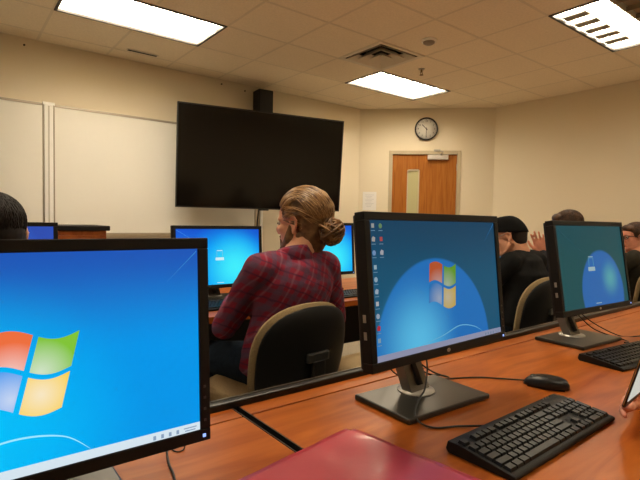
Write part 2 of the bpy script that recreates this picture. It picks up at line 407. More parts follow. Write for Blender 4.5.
# ---------------------------------------------------------------- clock and paper on the door wall
ck = bpy.data.objects.new('wall_clock', None); C.objects.link(ck); ck.matrix_world = DM @ Matrix.Translation((.955, 0, 2.492))
tag(ck, 'round wall clock with black rim above the wooden door', 'clock')
rs = []
for (r_, y) in ((.162, 0), (.165, -.03), (.155, -.045), (.146, -.035), (.144, -.02)):
    rs.append([(r_*math.cos(2*PI*j/48), y, r_*math.sin(2*PI*j/48)) for j in range(48)])
MB().rings(rs, cap=False).build('rim', M_black, ck)
MB().cyl((0, -.001, 0), (0, -.021, 0), .146, seg=48).build('dial', mat('clock_face', (.72, .70, .64), .5), ck)
for n_ in range(1, 13):
    a = PI/2-2*PI*n_/12; text_mesh('numeral', str(n_), .034, M_cable, ck, (.112*math.cos(a), -.0225, .112*math.sin(a)), (PI/2, 0, 0))
tk = MB()
for q in range(60):
    a = 2*PI*q/60; L_ = .008 if q % 5 else .012
    tk.box((.134*math.cos(a), -.0222, .134*math.sin(a)), (L_, .001, .0016 if q % 5 else .004), Matrix.Rotation(-a, 3, 'Y'))
tk.build('minute_marks', M_cable, ck)
def hand_(a, L_, w_, nm):
    a = R(90-a); d = V((math.cos(a), 0, math.sin(a)))
    MB().box(V((0, -.026, 0))+d*(L_/2-.01), (L_+.02, .002, w_), Matrix.Rotation(-a, 3, 'Y')).build(nm, M_cable, ck)
hand_(315, .085, .009, 'hour_hand'); hand_(181, .115, .007, 'minute_hand')
MB().cyl((0, -.02, 0), (0, -.03, 0), .008, seg=12).build('hub', M_black, ck)
pp = bpy.data.objects.new('paper_notice', None)
pn = MB(); pn.box((0, -.0015, 0), (.20, .002, .27))
o = pn.build('paper_notice', [mat('paper', (.78, .76, .74), .7)]); o.matrix_world = DM @ Matrix.Translation((.165, 0, 1.45))
tag(o, 'white paper notice taped to the wall left of the door', 'notice')
bpy.data.objects.remove(pp)
ln = MB()
for q in range(9): ln.box((-.01+.01*(q % 3 == 0), -.003, .09-.021*q), (.13-.03*(q % 3), .0006, .004))
c_ = ln.build('printed_lines', mat('faded_ink', (.45, .45, .48), .8), o)

# ---------------------------------------------------------------- desks
def desk(name, x0, x1, y0, y1, ysplit, label, zt=.72, dark=False):
    t = empty(name, (x0, y0, 0), 0, label, 'desk'); W = x1-x0; D = y1-y0; S = ysplit-y0
    MB().b2((.003, 0, zt-.03), (W-.003, S-.0025, zt)).build('desktop', M_desk, t, bevel=.0015)
    MB().b2((.003, S+.0025, zt-.03), (W-.003, D, zt)).build('cable_flap', M_desk, t, bevel=.0015)
    for x in (0, W-.003): MB().b2((x, 0, zt-.03), (x+.003, D, zt+.0006)).build('edge_moulding', M_black, t)
    MB().b2((.03, S-.02, .25), (W-.03, S, zt-.031)).build('modesty_panel', mat('modesty_panel_black', (.012, .011, .010), .6), t)
    for x in (-.006, W-.024): MB().b2((x, .05, 0), (x+.03, D-.03, zt-.031)).build('side_panel', M_black, t)
    return t
desk('computer_desk', .523, 3.20, .18, .966, .912, 'cherry wood desk under the two monitors at the right of the gap')
desk('computer_desk', -1.6, .509, .18, .966, .912, 'cherry wood desk under the largest monitor, left of the gap')
desk('computer_desk', -.3, 5.3, 1.93, 2.72, 2.66, 'cherry wood desk in the far row before the seated people')
rail = empty('desk_rail', (.85, .985, .72), 0, 'black metal rail along the back edge of the near desks', 'rail')
MB().b2((-2.45, -.018, -.045), (2.35, .008, .0155)).build('rail_body', M_black, rail, bevel=.004)
MB().b2((-2.45, .001, .0155), (2.35, .006, .0175)).build('rail_glint', mat('rail_glint_metal', (.20, .17, .13), .3, metal=.8), rail)  # thin lighter strip paints the glint along the rail's top

# ---------------------------------------------------------------- monitors
def screen_mat(name, outer, inner, glow, cc, cr, gc, gr, top=None, s=1.0, soft=.01):
    m = bpy.data.materials.new(name); m.use_nodes = True; N = m.node_tree.nodes; L = m.node_tree.links; b = N['Principled BSDF']
    tc = N.new('ShaderNodeTexCoord')
    def dist(c):
        d = N.new('ShaderNodeVectorMath'); d.operation = 'DISTANCE'; L.new(tc.outputs['Object'], d.inputs[0]); d.inputs[1].default_value = (c[0], 0, c[1]); return d.outputs['Value']
    def mr(v, a, c_):
        r_ = N.new('ShaderNodeMapRange'); r_.interpolation_type = 'SMOOTHSTEP'; L.new(v, r_.inputs[0]); r_.inputs[1].default_value = a; r_.inputs[2].default_value = c_; r_.inputs[3].default_value = 1; r_.inputs[4].default_value = 0; return r_.outputs[0]
    def mix(f_, A, B):
        x = N.new('ShaderNodeMix'); x.data_type = 'RGBA'; L.new(f_, x.inputs[0])
        for q, i_ in ((A, 6), (B, 7)):
            if isinstance(q, tuple): x.inputs[i_].default_value = (*q, 1)
            else: L.new(q, x.inputs[i_])
        return x.outputs[2]
    a = outer
    if top:
        sp = N.new('ShaderNodeSeparateXYZ'); L.new(tc.outputs['Object'], sp.inputs[0])
        a = mix(mr(sp.outputs[2], -.01, .155), top, outer)
    c1_ = mix(mr(dist(cc), cr-soft, cr+soft), a, inner)
    c2_ = mix(mr(dist(gc), 0, gr), c1_, glow)
    L.new(c2_, b.inputs['Emission Color']); b.inputs['Emission Strength'].default_value = s
    b.inputs['Base Color'].default_value = (.004, .004, .004, 1); b.inputs['Roughness'].default_value = .3; b.inputs['Specular IOR Level'].default_value = .07
    return m
def logo(par, cxz, s, bright, tag_, lean):
    """four-pane waving flag emblem"""
    cols = {(0, 1): (.85, .16, .05), (1, 1): (.22, .55, .04), (0, 0): (.03, .30, .85), (1, 0): (.95, .62, .02)}
    for (i, j), c in cols.items():
        nm = 'emblem_pane_%d%d%s' % (i, j, tag_)
        m = bpy.data.materials.new(nm); m.use_nodes = True; N = m.node_tree.nodes; L = m.node_tree.links; b = N['Principled BSDF']
        tc = N.new('ShaderNodeTexCoord'); d = N.new('ShaderNodeVectorMath'); d.operation = 'DISTANCE'; L.new(tc.outputs['Object'], d.inputs[0])
        d.inputs[1].default_value = (cxz[0]+(.16*s if i else -.16*s), 0, cxz[1]+(-.30*s if j == 0 else -.02*s) )
        r_ = N.new('ShaderNodeMapRange'); L.new(d.outputs['Value'], r_.inputs[0]); r_.inputs[1].default_value = 0; r_.inputs[2].default_value = s*.42
        x = N.new('ShaderNodeMix'); x.data_type = 'RGBA'; L.new(r_.outputs[0], x.inputs[0])
        x.inputs[6].default_value = (*[min(1, q*.4+.55) for q in c], 1); x.inputs[7].default_value = (*c, 1)
        L.new(x.outputs[2], b.inputs['Emission Color']); b.inputs['Emission Strength'].default_value = bright
        b.inputs['Base Color'].default_value = (0, 0, 0, 1); b.inputs['Specular IOR Level'].default_value = .1
        g = .03*s; x0, x1 = (-.5*s, -g) if i == 0 else (g, .5*s); n = 10
        def wv(x_): return .075*s*math.sin(x_/s*2*PI*.95+.2) * (-1)
        z0, z1 = (g, .46*s) if j else (-.46*s, -g)
        vs = []; fs = []
        for k in range(n+1):
            xx = x0+(x1-x0)*k/n
            sl = -.06*xx
            for zz in (z0, z1):
                vs.append((cxz[0]+xx + zz*lean, -.0012, cxz[1]+zz*(1+.10*(xx/s)) + wv(xx)+sl))
        for k in range(n): fs.append((2*k, 2*k+2, 2*k+3, 2*k+1))
        MB().add(vs, fs).build('emblem_pane', m, par)
def monitor(loc, rz, zc, tilt, label, smat, content, group=None, usb=True, s=1.0, dz=0, bx=0, brz=0):
    W, H, B = .51, .328, .0175
    t = empty('computer_monitor', (loc[0], loc[1], loc[2]), R(rz), label, 'monitor', group)
    P = (0, -.075, zc)
    rot = (R(-tilt), 0, 0)
    f = MB(); hw, hh = W/2, H/2
    f.b2((-hw, 0, hh-B), (hw, .028, hh)); f.b2((-hw, 0, -hh), (hw, .028, -hh+B+.002)); f.b2((-hw, 0, -hh+B+.002), (-hw+B, .028, hh-B)); f.b2((hw-B, 0, -hh+B+.002), (hw, .028, hh-B))
    f.build('bezel', M_blackm, t, P, rot, bevel=.0018)
    bk = MB(); bk.b2((-hw+.004, .0281, -hh+.004), (hw-.004, .038, hh-.004)); bk.b2((-.17, .038, -.11), (.17, .058, .11))
    bk.build('back_cover', M_black, t, P, rot, bevel=.004)
    scr = MB().b2((-hw+B, .0035, -hh+B+.002), (hw-B, .006, hh-B)).build('screen', smat, t, P, rot)
    sw, sh = hw-B, hh-B
    # neck and base
    nk = MB()
    prof = [(0, .0, .012), (0, .028, .07), (0, .052, .16), (0, .05, zc-.02), ]
    for k in range(3):
        a, b_ = V(prof[k]), V(prof[k+1]); a0, b0 = a.copy(), b_.copy()
        wv = .034
        vs = [(-wv, a.y-.017, a.z), (wv, a.y-.017, a.z), (wv, a.y+.014, a.z), (-wv, a.y+.014, a.z), (-wv, b_.y-.017, b_.z), (wv, b_.y-.017, b_.z), (wv, b_.y+.014, b_.z), (-wv, b_.y+.014, b_.z)]
        nk.add(vs, [(0, 3, 2, 1), (4, 5, 6, 7), (0, 1, 5, 4), (1, 2, 6, 5), (2, 3, 7, 6), (3, 0, 4, 7)])
    nk.build('stand_neck', mat('neck_grey', (.20, .19, .17), .35, metal=.6), t)
    MB().tube([(0, -.013, .03), (0, .011, .075), (0, .033, .15)], .008, 8).build('neck_groove', M_black, t)
    MB().b2((-.045, .0, zc-.06), (.045, .045, zc+.04)).build('hinge_block', M_black, t, bevel=.005)
    MB().tube([(0, .0, .012), (0, .0, .017)], [.047, .045], 32).build('swivel_ring', M_silver, t)
    MB().b2((-.148, -.118, 0), (.136, .062, .013)).build('base', M_baseb, t, rot=(0, 0, R(brz)), bevel=.004)
    # buttons and lamp
    MB().b2((hw-.014, -.0012, -hh+.007), (hw-.009, .002, -hh+.012)).build('power_light', emat('blue_led', (.3, .45, 1), 1.4), t, P, rot)
    for k in range(4): MB().b2((hw-.0115, -.0008, -hh+.032+.018*k), (hw-.0075, .001, -hh+.036+.018*k)).build('button', mat('button_grey', (.05, .048, .045), .4), t, P, rot)
    if usb:
        for k in range(2): MB().b2((-hw-.001, .010, -.062-.035*k), (-hw+.001, .018, -.046-.035*k)).build('usb_port', M_silver, t, P, rot)
        MB().ell((0, -.0006, -hh+.0095), (.007, .0006, .0045)).build('maker_badge', M_silver, t, P, rot)
    # picture elements
    if content in ('desktop', 'desktop_icons'):
        MB().b2((-sw, .0025, -sh), (sw, .0034, -sh+.0145)).build('taskbar', emat('taskbar_%s' % smat.name, tuple(c*s for c in ((.66, .78, .86) if s > .9 else (.40, .42, .60)))), scr)
        im = emat('tray_icon_%s' % smat.name, (.25*s, .35*s, .5*s))
        for k in range(4): MB().b2((sw-.075+.012*k, .0018, -sh+.004), (sw-.071+.012*k, .0026, -sh+.010)).build('tray_icon', im, scr)
        MB().b2((sw-.027, .0018, -sh+.0085), (sw-.006, .0026, -sh+.0100)).b2((sw-.025, .0018, -sh+.0045), (sw-.008, .0026, -sh+.0060)).build('tray_clock', im, scr)
        logo(scr, ((-.002, -.010) if s > .9 else (-.008, -.002)), .105 if s > .9 else .102, s if s > .9 else .5, smat.name, .24 if s > .9 else .12)
        sx_, sz_ = (0, -.012) if s > .9 else (.075, -.022)
        MB().tube(spl([(-.17+sx_, .003, -sh+.016), (-.09+sx_, .003, -.098+sz_), (-.02+sx_, .003, -.083+sz_), (.04+sx_, .003, -.092+sz_), (.075+sx_, .003, -sh+.016)], 10), [.0002+.0011*math.sin(PI*k/40) for k in range(41)], 6).build('light_streak', emat('streak_%s' % smat.name, tuple(c*s for c in ((.35, .80, 1) if s > .9 else (.2, .6, .9)))), scr)
        for a_, b__ in (((sw-.002, sh-.004), (sw-.05, sh-.05)), ):
            MB().tube([(a_[0], .0032, a_[1]), (b__[0], .0032, b__[1])], [.0007, .0001], 4).build('corner_ray', emat('ray_%s' % smat.name, tuple(c*s for c in (.04, .24, .60))), scr)
    if content == 'desktop_icons':
        icols = [(.6, .6, .55), (.25, .45, .2), (.65, .6, .55), (.75, .12, .12), (.3, .5, .85), (.7, .7, .75), (.55, .75, .85), (.5, .7, .85), (.6, .72, .85), (.8, .8, .82), (.55, .65, .8), (.8, .05, .08), (.4, .6, .75)]
        pos = []
        for k in range(3): pos += [(-sw+.009, sh-.012-.028*k), (-sw+.032, sh-.012-.028*k)]
        for k in range(7): pos.append((-sw+.010, sh-.098-.025*k))
        for k, ((x, z), c) in enumerate(zip(pos, icols)):
            im = emat('desktop_icon_%d' % k, tuple(q*.48 for q in c))
            if k % 3 == 0: MB().b2((x-.0038, .002, z-.004), (x+.0038, .0026, z+.005)).build('desktop_icon', im, scr)
            elif k % 3 == 1: MB().ell((x, .0026, z), (.0052, .0006, .0056), None, 0, 14, 8).build('desktop_icon', im, scr)
            else: MB().add([(x-.005, .0022, z-.004), (x+.004, .0022, z-.005), (x+.0055, .0022, z+.004), (x-.001, .0022, z+.0065), (x-.005, .0022, z+.002)], [(0, 1, 2, 3, 4)]).build('desktop_icon', im, scr)
            MB().b2((x-.006, .0022, z-.0105), (x+.006, .0026, z-.0092)).build('icon_caption', emat('caption_white', (.16, .26, .36)), scr)
    if content == 'login':
        c0 = emat('login_outline_%s' % smat.name, tuple(c*s for c in (.20, .62, .78)))
        c1_ = emat('login_box_%s' % smat.name, tuple(c*s for c in (.62, .85, .90)))
        ox, oz = bx, 0.0
        MB().b2((ox-.02, .002, oz+.032), (ox+.012, .0026, oz+.035)).build('login_title', c1_, scr)
        MB().b2((ox-.021, .002, oz+.000), (ox-.019, .0026, oz+.03)).b2((ox+.011, .002, oz+.0), (ox+.013, .0026, oz+.03)).b2((ox-.019, .002, oz+.0285), (ox+.011, .0026, oz+.03)).build('user_tile', c0, scr)
        MB().b2((ox-.028, .002, oz-.018), (ox+.020, .0026, oz-.003)).build('password_box', c1_, scr)
        MB().b2((-.02, .002, -sh+.010), (.02, .0026, -sh+.013)).build('login_footer', c1_, scr)
        for q in range(1):
            MB().tube(spl([(-sw+.004, .0032, sh-.006-.02*q), (-.12, .0032, .075-.02*q), (-.06, .0032, .045-.015*q)], 8), [.0007*(1-k/17) + .0001 for k in range(17)], 4).build('light_streak', emat('ray_%s' % smat.name, tuple(c*s for c in ((.12, .45, .8) if s > .9 else (.04, .16, .22)))), scr)
    return t
S1 = screen_mat('near_screen', (.0, .30, .80), (.0, .38, .88), (.0, .53, .96), (-.05, -.12), .13, (-.08, -.10), .24, top=(.014, .09, .46), soft=.12)
S2 = screen_mat('middle_screen', (.008, .080, .155), (.014, .145, .44), (.09, .46, .72), (-.03, -.15), .21, (-.10, -.12), .16, top=(.008, .050, .105), s=1.0, soft=.004)
S3 = screen_mat('right_screen', (.010, .078, .088), (.022, .135, .42), (.09, .36, .40), (.05, -.10), .155, (.11, -.05), .085, top=(.010, .072, .09), s=.9, soft=.006)
S4 = screen_mat('far_screen', (.0, .22, .85), (.0, .35, .92), (.05, .85, .98), (.05, -.1), .22, (.09, -.06), .22, top=(.008, .09, .62), soft=.08)
S5 = screen_mat('left_far_screen', (.028, .075, .42), (.028, .085, .45), (.03, .10, .48), (0, 0), .2, (0, 0), .1)
DZ = .7201
monitor((.081, .795, DZ), 0, .955-DZ, 3.1, 'largest black computer monitor at the left, showing the desktop emblem on bright blue', S1, 'desktop')
monitor((.918, .779, DZ), 2, 1.008-DZ, 6.3, 'middle black monitor with icons down its left side on blue desktop', S2, 'desktop_icons', s=.62, brz=-4)
monitor((1.872, .835, DZ), -3, 1.004-DZ, 9.0, 'right black monitor showing a teal and blue log-in screen', S3, 'login', s=.5, bx=-.02)
monitor((1.135, 2.385, DZ), 0, .950-DZ, 4.1, 'monitor left of the seated man in plaid, showing bright blue log-in screen', S4, 'login', usb=False, bx=.002)
monitor((1.825, 2.385, DZ), 0, .975-DZ, 4.1, 'monitor behind the hair bun of the man in plaid', S4, 'login', usb=False, bx=-.035)
monitor((.122, 2.385, DZ), 0, .958-DZ, 4.1, 'far monitor with violet blue screen between the dark head and podium', S5, 'none', usb=False)
monitor((3.54, 2.385, DZ), 0, .930-DZ, 4.1, 'monitor beyond the man in the black cap', S4, 'login', usb=False)

# ---------------------------------------------------------------- keyboards
M_key = mat('keycap_black', (.010, .0095, .008), .36, spec=.22)
LAY = []
u_ = .0190
def row(y, items, x=0.0, h=1):
    for it in items:
        if it < 0: x += -it*u_; continue
        LAY.append((x, y, it*u_, h)); x += it*u_
row(5.25, [1, -1, 1, 1, 1, 1, -.5, 1, 1, 1, 1, -.5, 1, 1, 1, 1, -.25, 1, 1, 1, -.25])
row(4, [1]*13+[2, -.25, 1, 1, 1, -.25, 1, 1, 1, 1])
row(3, [1.5]+[1]*12+[1.5, -.25, 1, 1, 1, -.25, 1, 1, 1]); LAY.append((21.5*u_, 2, u_, 2))
row(2, [1.75]+[1]*11+[2.25, -3.5, 1, 1, 1])
row(1, [2.25]+[1]*10+[2.75, -1.25, 1, -1.25, 1, 1, 1]); LAY.append((21.5*u_, 0, u_, 2))
row(0, [1.25, 1.25, 1.25, 6.25, 1.25, 1.25, 1.25, 1.25, -.25, 1, 1, 1, -.25, 2, 1])
def keyboard(loc, rz, label, individual=False):
    t = empty('keyboard', loc, R(rz), label, 'keyboard'); t.scale = (.955, .92, .85)
    W, D = .440, .152; sl = math.atan2(.014, D)
    pr = [(-D/2, .004), (-D/2+.004, 0), (D/2-.006, 0), (D/2, .008), (D/2-.004, .026), (D/2-.03, .0265), (-D/2+.004, .0125), (-D/2, .010)]
    m = MB(); n = len(pr)
    vs = [(-W/2, a, b) for a, b in pr] + [(W/2, a, b) for a, b in pr]
    m.add(vs, [tuple(range(n-1, -1, -1)), tuple(range(n, 2*n))] + [(i, (i+1) % n, (i+1) % n+n, i+n) for i in range(n)])
    m.build('case', M_blackm, t, bevel=.002)
    x0 = -22.5*u_/2; y0 = -D/2+.012
    def top(y): return .0125 + (y+D/2-.004)*(.014/(D-.034))
    meshes = {}
    order = sorted(LAY, key=lambda k: k[1]*10-k[2])
    objs = 0; rest = MB()
    def cap(mb, cx_, cy_, w_, h_, z_):
        a, b = w_/2-.0008, h_/2-.0008; c, d = a-.0018, b-.0022; hh = .0065
        vs = [(cx_+sx*a, cy_+sy*b, z_) for sx, sy in ((-1, -1), (1, -1), (1, 1), (-1, 1))] + [(cx_+sx*c, cy_+sy*d+.0006, z_+hh+(.0006 if sy > 0 else 0)) for sx, sy in ((-1, -1), (1, -1), (1, 1), (-1, 1))]
        mb.add(vs, [(3, 2, 1, 0), (4, 5, 6, 7), (0, 1, 5, 4), (1, 2, 6, 5), (2, 3, 7, 6), (3, 0, 4, 7)])
    for (x, y, w_, h) in order:
        kx, ky = x0+x+w_/2, y0+(y+h/2)*u_*.985; kz = top(ky)-.0005
        if individual and objs < 100:
            key = (round(w_, 4), h)
            if key not in meshes:
                mb = MB(); cap(mb, 0, 0, w_, h*u_, 0); o = mb.build('key', M_key, t); meshes[key] = o.data
            else:
                o = bpy.data.objects.new('key', meshes[key]); C.objects.link(o); o.parent = t
            o.location = (kx, ky, kz); o.rotation_euler = (.10, 0, 0); objs += 1
        else: cap(rest, kx, ky, w_, h*u_, kz)
    o = rest.build('keycaps', M_key, t)
    if individual: o['kind'] = 'stuff'
    for k in range(3): MB().b2((.155+.012*k, .066, .0262), (.159+.012*k, .068, .0272)).build('indicator', M_silver, t)
    return t
keyboard((.948, .484, DZ), 1.0, 'near black keyboard in front of the middle monitor', True)
keyboard((1.785, .592, DZ), -7, 'black keyboard in front of the right monitor')
keyboard((1.84, 2.07, DZ), 0, 'black keyboard on the far desk beneath the monitor behind the hair bun')
keyboard((1.05, 2.12, DZ), 0, 'black keyboard on the far desk in front of the man in plaid')

# ---------------------------------------------------------------- mouse
ms = empty('computer_mouse', (1.253, .620, DZ), R(25), 'black computer mouse lying behind the near keyboard', 'mouse'); ms.scale = (1, 1, .78)
def half_ell(a, b, h, z0=0):
    m = MB(); rs = []
    for i in range(9):
        t_ = i/8; al = PI/2*t_
        k = math.cos(al)**.55
        rs.append([(a*k*math.cos(2*PI*j/28), b*k*math.sin(2*PI*j/28)-.008*t_, z0+h*math.sin(al)) for j in range(28)])
    rs[-1] = [(x*.001, y*.001-.008, z) for x, y, z in rs[-1]]
    m.rings(rs); return m
half_ell(.032, .056, .036, .003).build('mouse_shell', M_black, ms)
MB().b2((-.022, -.045, 0), (.022, .045, .004)).build('glide_foot', M_blackm, ms)
MB().ell((0, .030, .030), (.004, .010, .008)).build('scroll_wheel', M_dgrey, ms)
def cable(pts, label, r=.0022):
    tag(MB().tube(spl(pts, 8), r, 8).build('cable', M_cable), label, 'cable')
z = DZ+.0023
cable([(1.236, .655, DZ+.010), (1.2, .73, z), (1.165, .765, z), (1.10, .80, z), (1.04, .81, z+.005), (.985, .865, z+.002), (.95, .9, z+.03), (.93, .91, z+.10)], 'thin black mouse cord running from the mouse to the middle monitor stand')
cable([(.93, .895, z+.14), (1.0, .87, z+.05), (1.06, .86, z+.005), (1.09, .83, z+.002), (1.075, .80, z+.008), (1.02, .81, z+.03), (.97, .84, z+.07)], 'loop of thin black cable beside the middle monitor stand')
cable([(.885, .549, DZ+.012), (.845, .60, z+.001), (.80, .625, z), (.787, .655, z+.004), (.80, .68, z+.012), (.845, .71, z+.022), (.88, .72, z+.04), (.915, .745, z+.09), (.925, .78, z+.15)], 'thin black keyboard cord crossing the base of the middle monitor')
cable([(.33, .90, z+.08), (.325, .87, z+.03), (.313, .845, z), (.30, .80, z), (.293, .76, z), (.27, .68, z)], 'black cable dropping below the right corner of the largest monitor')
cable([(.33, .92, z+.10), (.345, .86, z+.02), (.343, .84, z), (.325, .845, z), (.335, .90, z)], 'small loose cable loop under the right corner of the largest monitor', .0013)
cable([(1.93, .86, z+.10), (1.97, .80, z+.03), (2.02, .72, z), (1.98, .68, z+.002), (1.92, .672, DZ+.012)], 'thin black cord from the right monitor stand to its keyboard')
cable([(1.95, .88, z+.12), (2.0, .82, z+.05), (2.07, .745, z), (2.12, .70, z), (2.2, .69, z)], 'thin black cord looping beyond the right monitor stand')

# ---------------------------------------------------------------- red plastic folder
fo = empty('folder', (.642, .715, DZ), R(9), 'glossy red plastic folder lying on the desk beside the near keyboard', 'folder')
M_red = mat('red_vinyl', srgb(178, 56, 72), .32, spec=.5, coat=.2, bump=.5, bscale=14, var=.08, vscale=9)
fw_, fh_ = .34, .28
def sheet(z0, th, inset, wav):
    m = MB(); nx, ny = 30, 24; top_ = []; bot = []
    for i in range(nx+1):
        for j in range(ny+1):
            x = -fw_+inset+(fw_-2*inset)*i/nx; y = -fh_+inset+(fh_-2*inset)*j/ny
            if i == nx and j == ny: x -= .012; y -= .012
            h = wav*(noise.noise(V((x*9, y*9, 2)))+.5)
            top_.append((x, y, z0+th+h)); bot.append((x, y, z0))
    vs = top_+bot; N_ = len(top_); fs = []
    for i in range(nx):
        for j in range(ny):
            a = i*(ny+1)+j; fs.append((a, a+ny+1, a+ny+2, a+1)); fs.append((a+N_, a+1+N_, a+ny+2+N_, a+ny+1+N_))
    for i in range(nx):
        a = i*(ny+1); fs.append((a, a+N_, a+ny+1+N_, a+ny+1)); a += ny; fs.append((a, a+ny+1, a+ny+1+N_, a+N_))
    for j in range(ny):
        a = j; fs.append((a, a+1, a+1+N_, a+N_)); a = nx*(ny+1)+j; fs.append((a, a+N_, a+1+N_, a+1))
    return m.add(vs, fs, 0, True)
sheet(.0005, .002, 0, .0006).build('back_cover', M_red, fo)
sheet(.0032, .004, .004, 0).build('papers', mat('paper_stack', (.7, .68, .62), .8), fo)
sheet(.0075, .002, 0, .0045).build('front_cover', M_red, fo)
MB().cyl((-.022, -.026, .011), (-.022, -.026, .0135), .0045, seg=16).build('binding_hole', mat('hole_dark', (.02, .01, .01), .6), fo)

# ---------------------------------------------------------------- podium
t = empty('podium', (.66, 4.45, 0), 0, 'reddish wooden podium cabinet with black top in front of the whiteboard', 'podium')
MB().b2((-.42, -.26, .06), (.375, .26, 1.035)).build('cabinet', M_pod, t, bevel=.004)
MB().b2((-.43, -.28, 1.035), (.40, .28, 1.075)).build('top', M_blackm, t, bevel=.006)
MB().b2((-.40, -.24, 0), (.36, .24, .06)).build('plinth', M_black, t)
for s_ in (-1, 1): MB().b2((-.02+s_*.197-.185, -.272, .1), (-.02+s_*.197+.185, -.26, 1.0)).build('door', M_pod, t, bevel=.003)

# ---------------------------------------------------------------- office chairs
def make_chair():
    t = empty('office_chair', (0, 0, 0))      # faces local +y, origin on the floor under the seat
    def shell(y_off, th, W, H, zc, name, m, curv, push=0):
        mb = MB(); nx, nz = 26, 20; fr = []; bk = []
        def outline(v):   # half width at height v in -1..1
            if v > 0: return (1-abs(v)**2.5)**(1/2.5) if v < 1 else 0
            return ((1-abs(v)**5)**(1/5) if v > -1 else 0)*(1-.10*v*v)
        rows = []
        for k in range(nz+1):
            v = -math.cos(PI*k/nz); v = max(-.999, min(.999, v)); hw_ = W/2*max(outline(v), .02)
            r1 = []; r2_ = []
            for i in range(nx+1):
                s_ = -math.cos(PI*i/nx); x = hw_*s_
                y = y_off + curv*(x/(W/2))**2 - .03*v + .02*(v*v)
                edge = (1-abs(s_)**6)*(1-abs(v)**6)
                r1.append((x, y-th*(.35+.65*edge)+push, zc+H/2*v)); r2_.append((x, y+push, zc+H/2*v))
            rows.append((r1, r2_))
        vs = []; n = nx+1
        for r1, r2_ in rows: vs += r1+r2_
        fs = []
        for k in range(nz):
            a, b = k*2*n, (k+1)*2*n
            for i in range(nx):
                fs.append((a+i, a+i+1, b+i+1, b+i)); fs.append((a+n+i, b+n+i, b+n+i+1, a+n+i+1))
            fs.append((a, b, b+n, a+n)); fs.append((a+nx, a+n+nx, b+n+nx, b+nx))
        for k in (0, nz):
            a = k*2*n
            for i in range(nx): fs.append((a+i, a+n+i, a+n+i+1, a+i+1) if k == 0 else (a+i, a+i+1, a+n+i+1, a+n+i))
        mb.add(vs, fs, 0, True); return mb.build(name, m, t)
    shell(-.235, .022, .445, .38, .640, 'back_shell', M_shell, .06)
    shell(-.203, .030, .462, .396, .642, 'back_cushion', M_tan, .06, 0)
    # handle recess and support bar
    MB().b2((-.055, -.268, .625), (.055, -.248, .662)).build('back_handle', mat('handle_black', (.03, .03, .028), .35), t, bevel=.006)
    MB().b2((-.03, -.272, .40), (.03, -.255, .63)).b2((-.03, -.272, .40), (.03, .02, .425)).build('back_bar', M_black, t, bevel=.004)
    m = MB(); rs = []
    for k, (s_, z_) in enumerate(((.90, .425), (.99, .435), (1.0, .455), (.99, .475), (.93, .487), (.70, .492), (.2, .490))):
        ring = []
        for j in range(40):
            a = 2*PI*j/40; c, s2 = math.cos(a), math.sin(a)
            ring.append((.245*s_*abs(c)**.55*(1 if c > 0 else -1), .02+.225*s_*abs(s2)**.55*(1 if s2 > 0 else -1), z_))
        rs.append(ring)
    m.rings(rs); m.build('seat', M_tan, t)
    MB().b2((-.2, -.16, .405), (.2, .19, .427)).build('seat_pan', M_black, t, bevel=.008)
    MB().cyl((0, .02, .1), (0, .02, .41), .028, seg=16).build('gas_post', M_black, t)
    for k in range(5):
        a = 2*PI*k/5+.3; d = V((math.cos(a), math.sin(a), 0)); c = V((0, .02, 0))
        MB().tube([c+V((0, 0, .11)), c+d*.27+V((0, 0, .075))], [.026, .016], 8).build('base_spoke', M_black, t)
        n_ = V((-d.y, d.x, 0)); p = c+d*.27
        MB().cyl(p-n_*.022+V((0, 0, .028)), p-n_*.004+V((0, 0, .028)), .027, seg=14).cyl(p+n_*.004+V((0, 0, .028)), p+n_*.022+V((0, 0, .028)), .027, seg=14).cyl(p+V((0, 0, .03)), p+V((0, 0, .075)), .008, seg=8).build('caster', M_black, t)
    return t
ch = make_chair(); GRP = 'black and tan office chairs in the second row'
chairs = [((1.060, 1.655), 6, 'black backed tan chair carrying the man in plaid'),
          ((1.625, 1.54), 4, 'empty tan office chair behind the middle monitor, next to the man in plaid'),
          ((2.79, 1.62), 4, 'black backed tan chair carrying the man in the black cap'),
          ((3.68, 1.62), 0, 'chair carrying the person with a raised hand, behind the right monitor'),
          ((4.58, 1.58), -6, 'tan rimmed chair of the person in glasses at the right edge'),
          ((.10, 1.60), 0, 'chair of the dark haired person behind the largest monitor')]
for i, ((x, y), a, lab) in enumerate(chairs):
    c = ch if i == 0 else copy_tree(ch)
    c.location = (x, y, 0); c.rotation_euler = (0, 0, R(a)); tag(c, lab, 'chair', GRP)

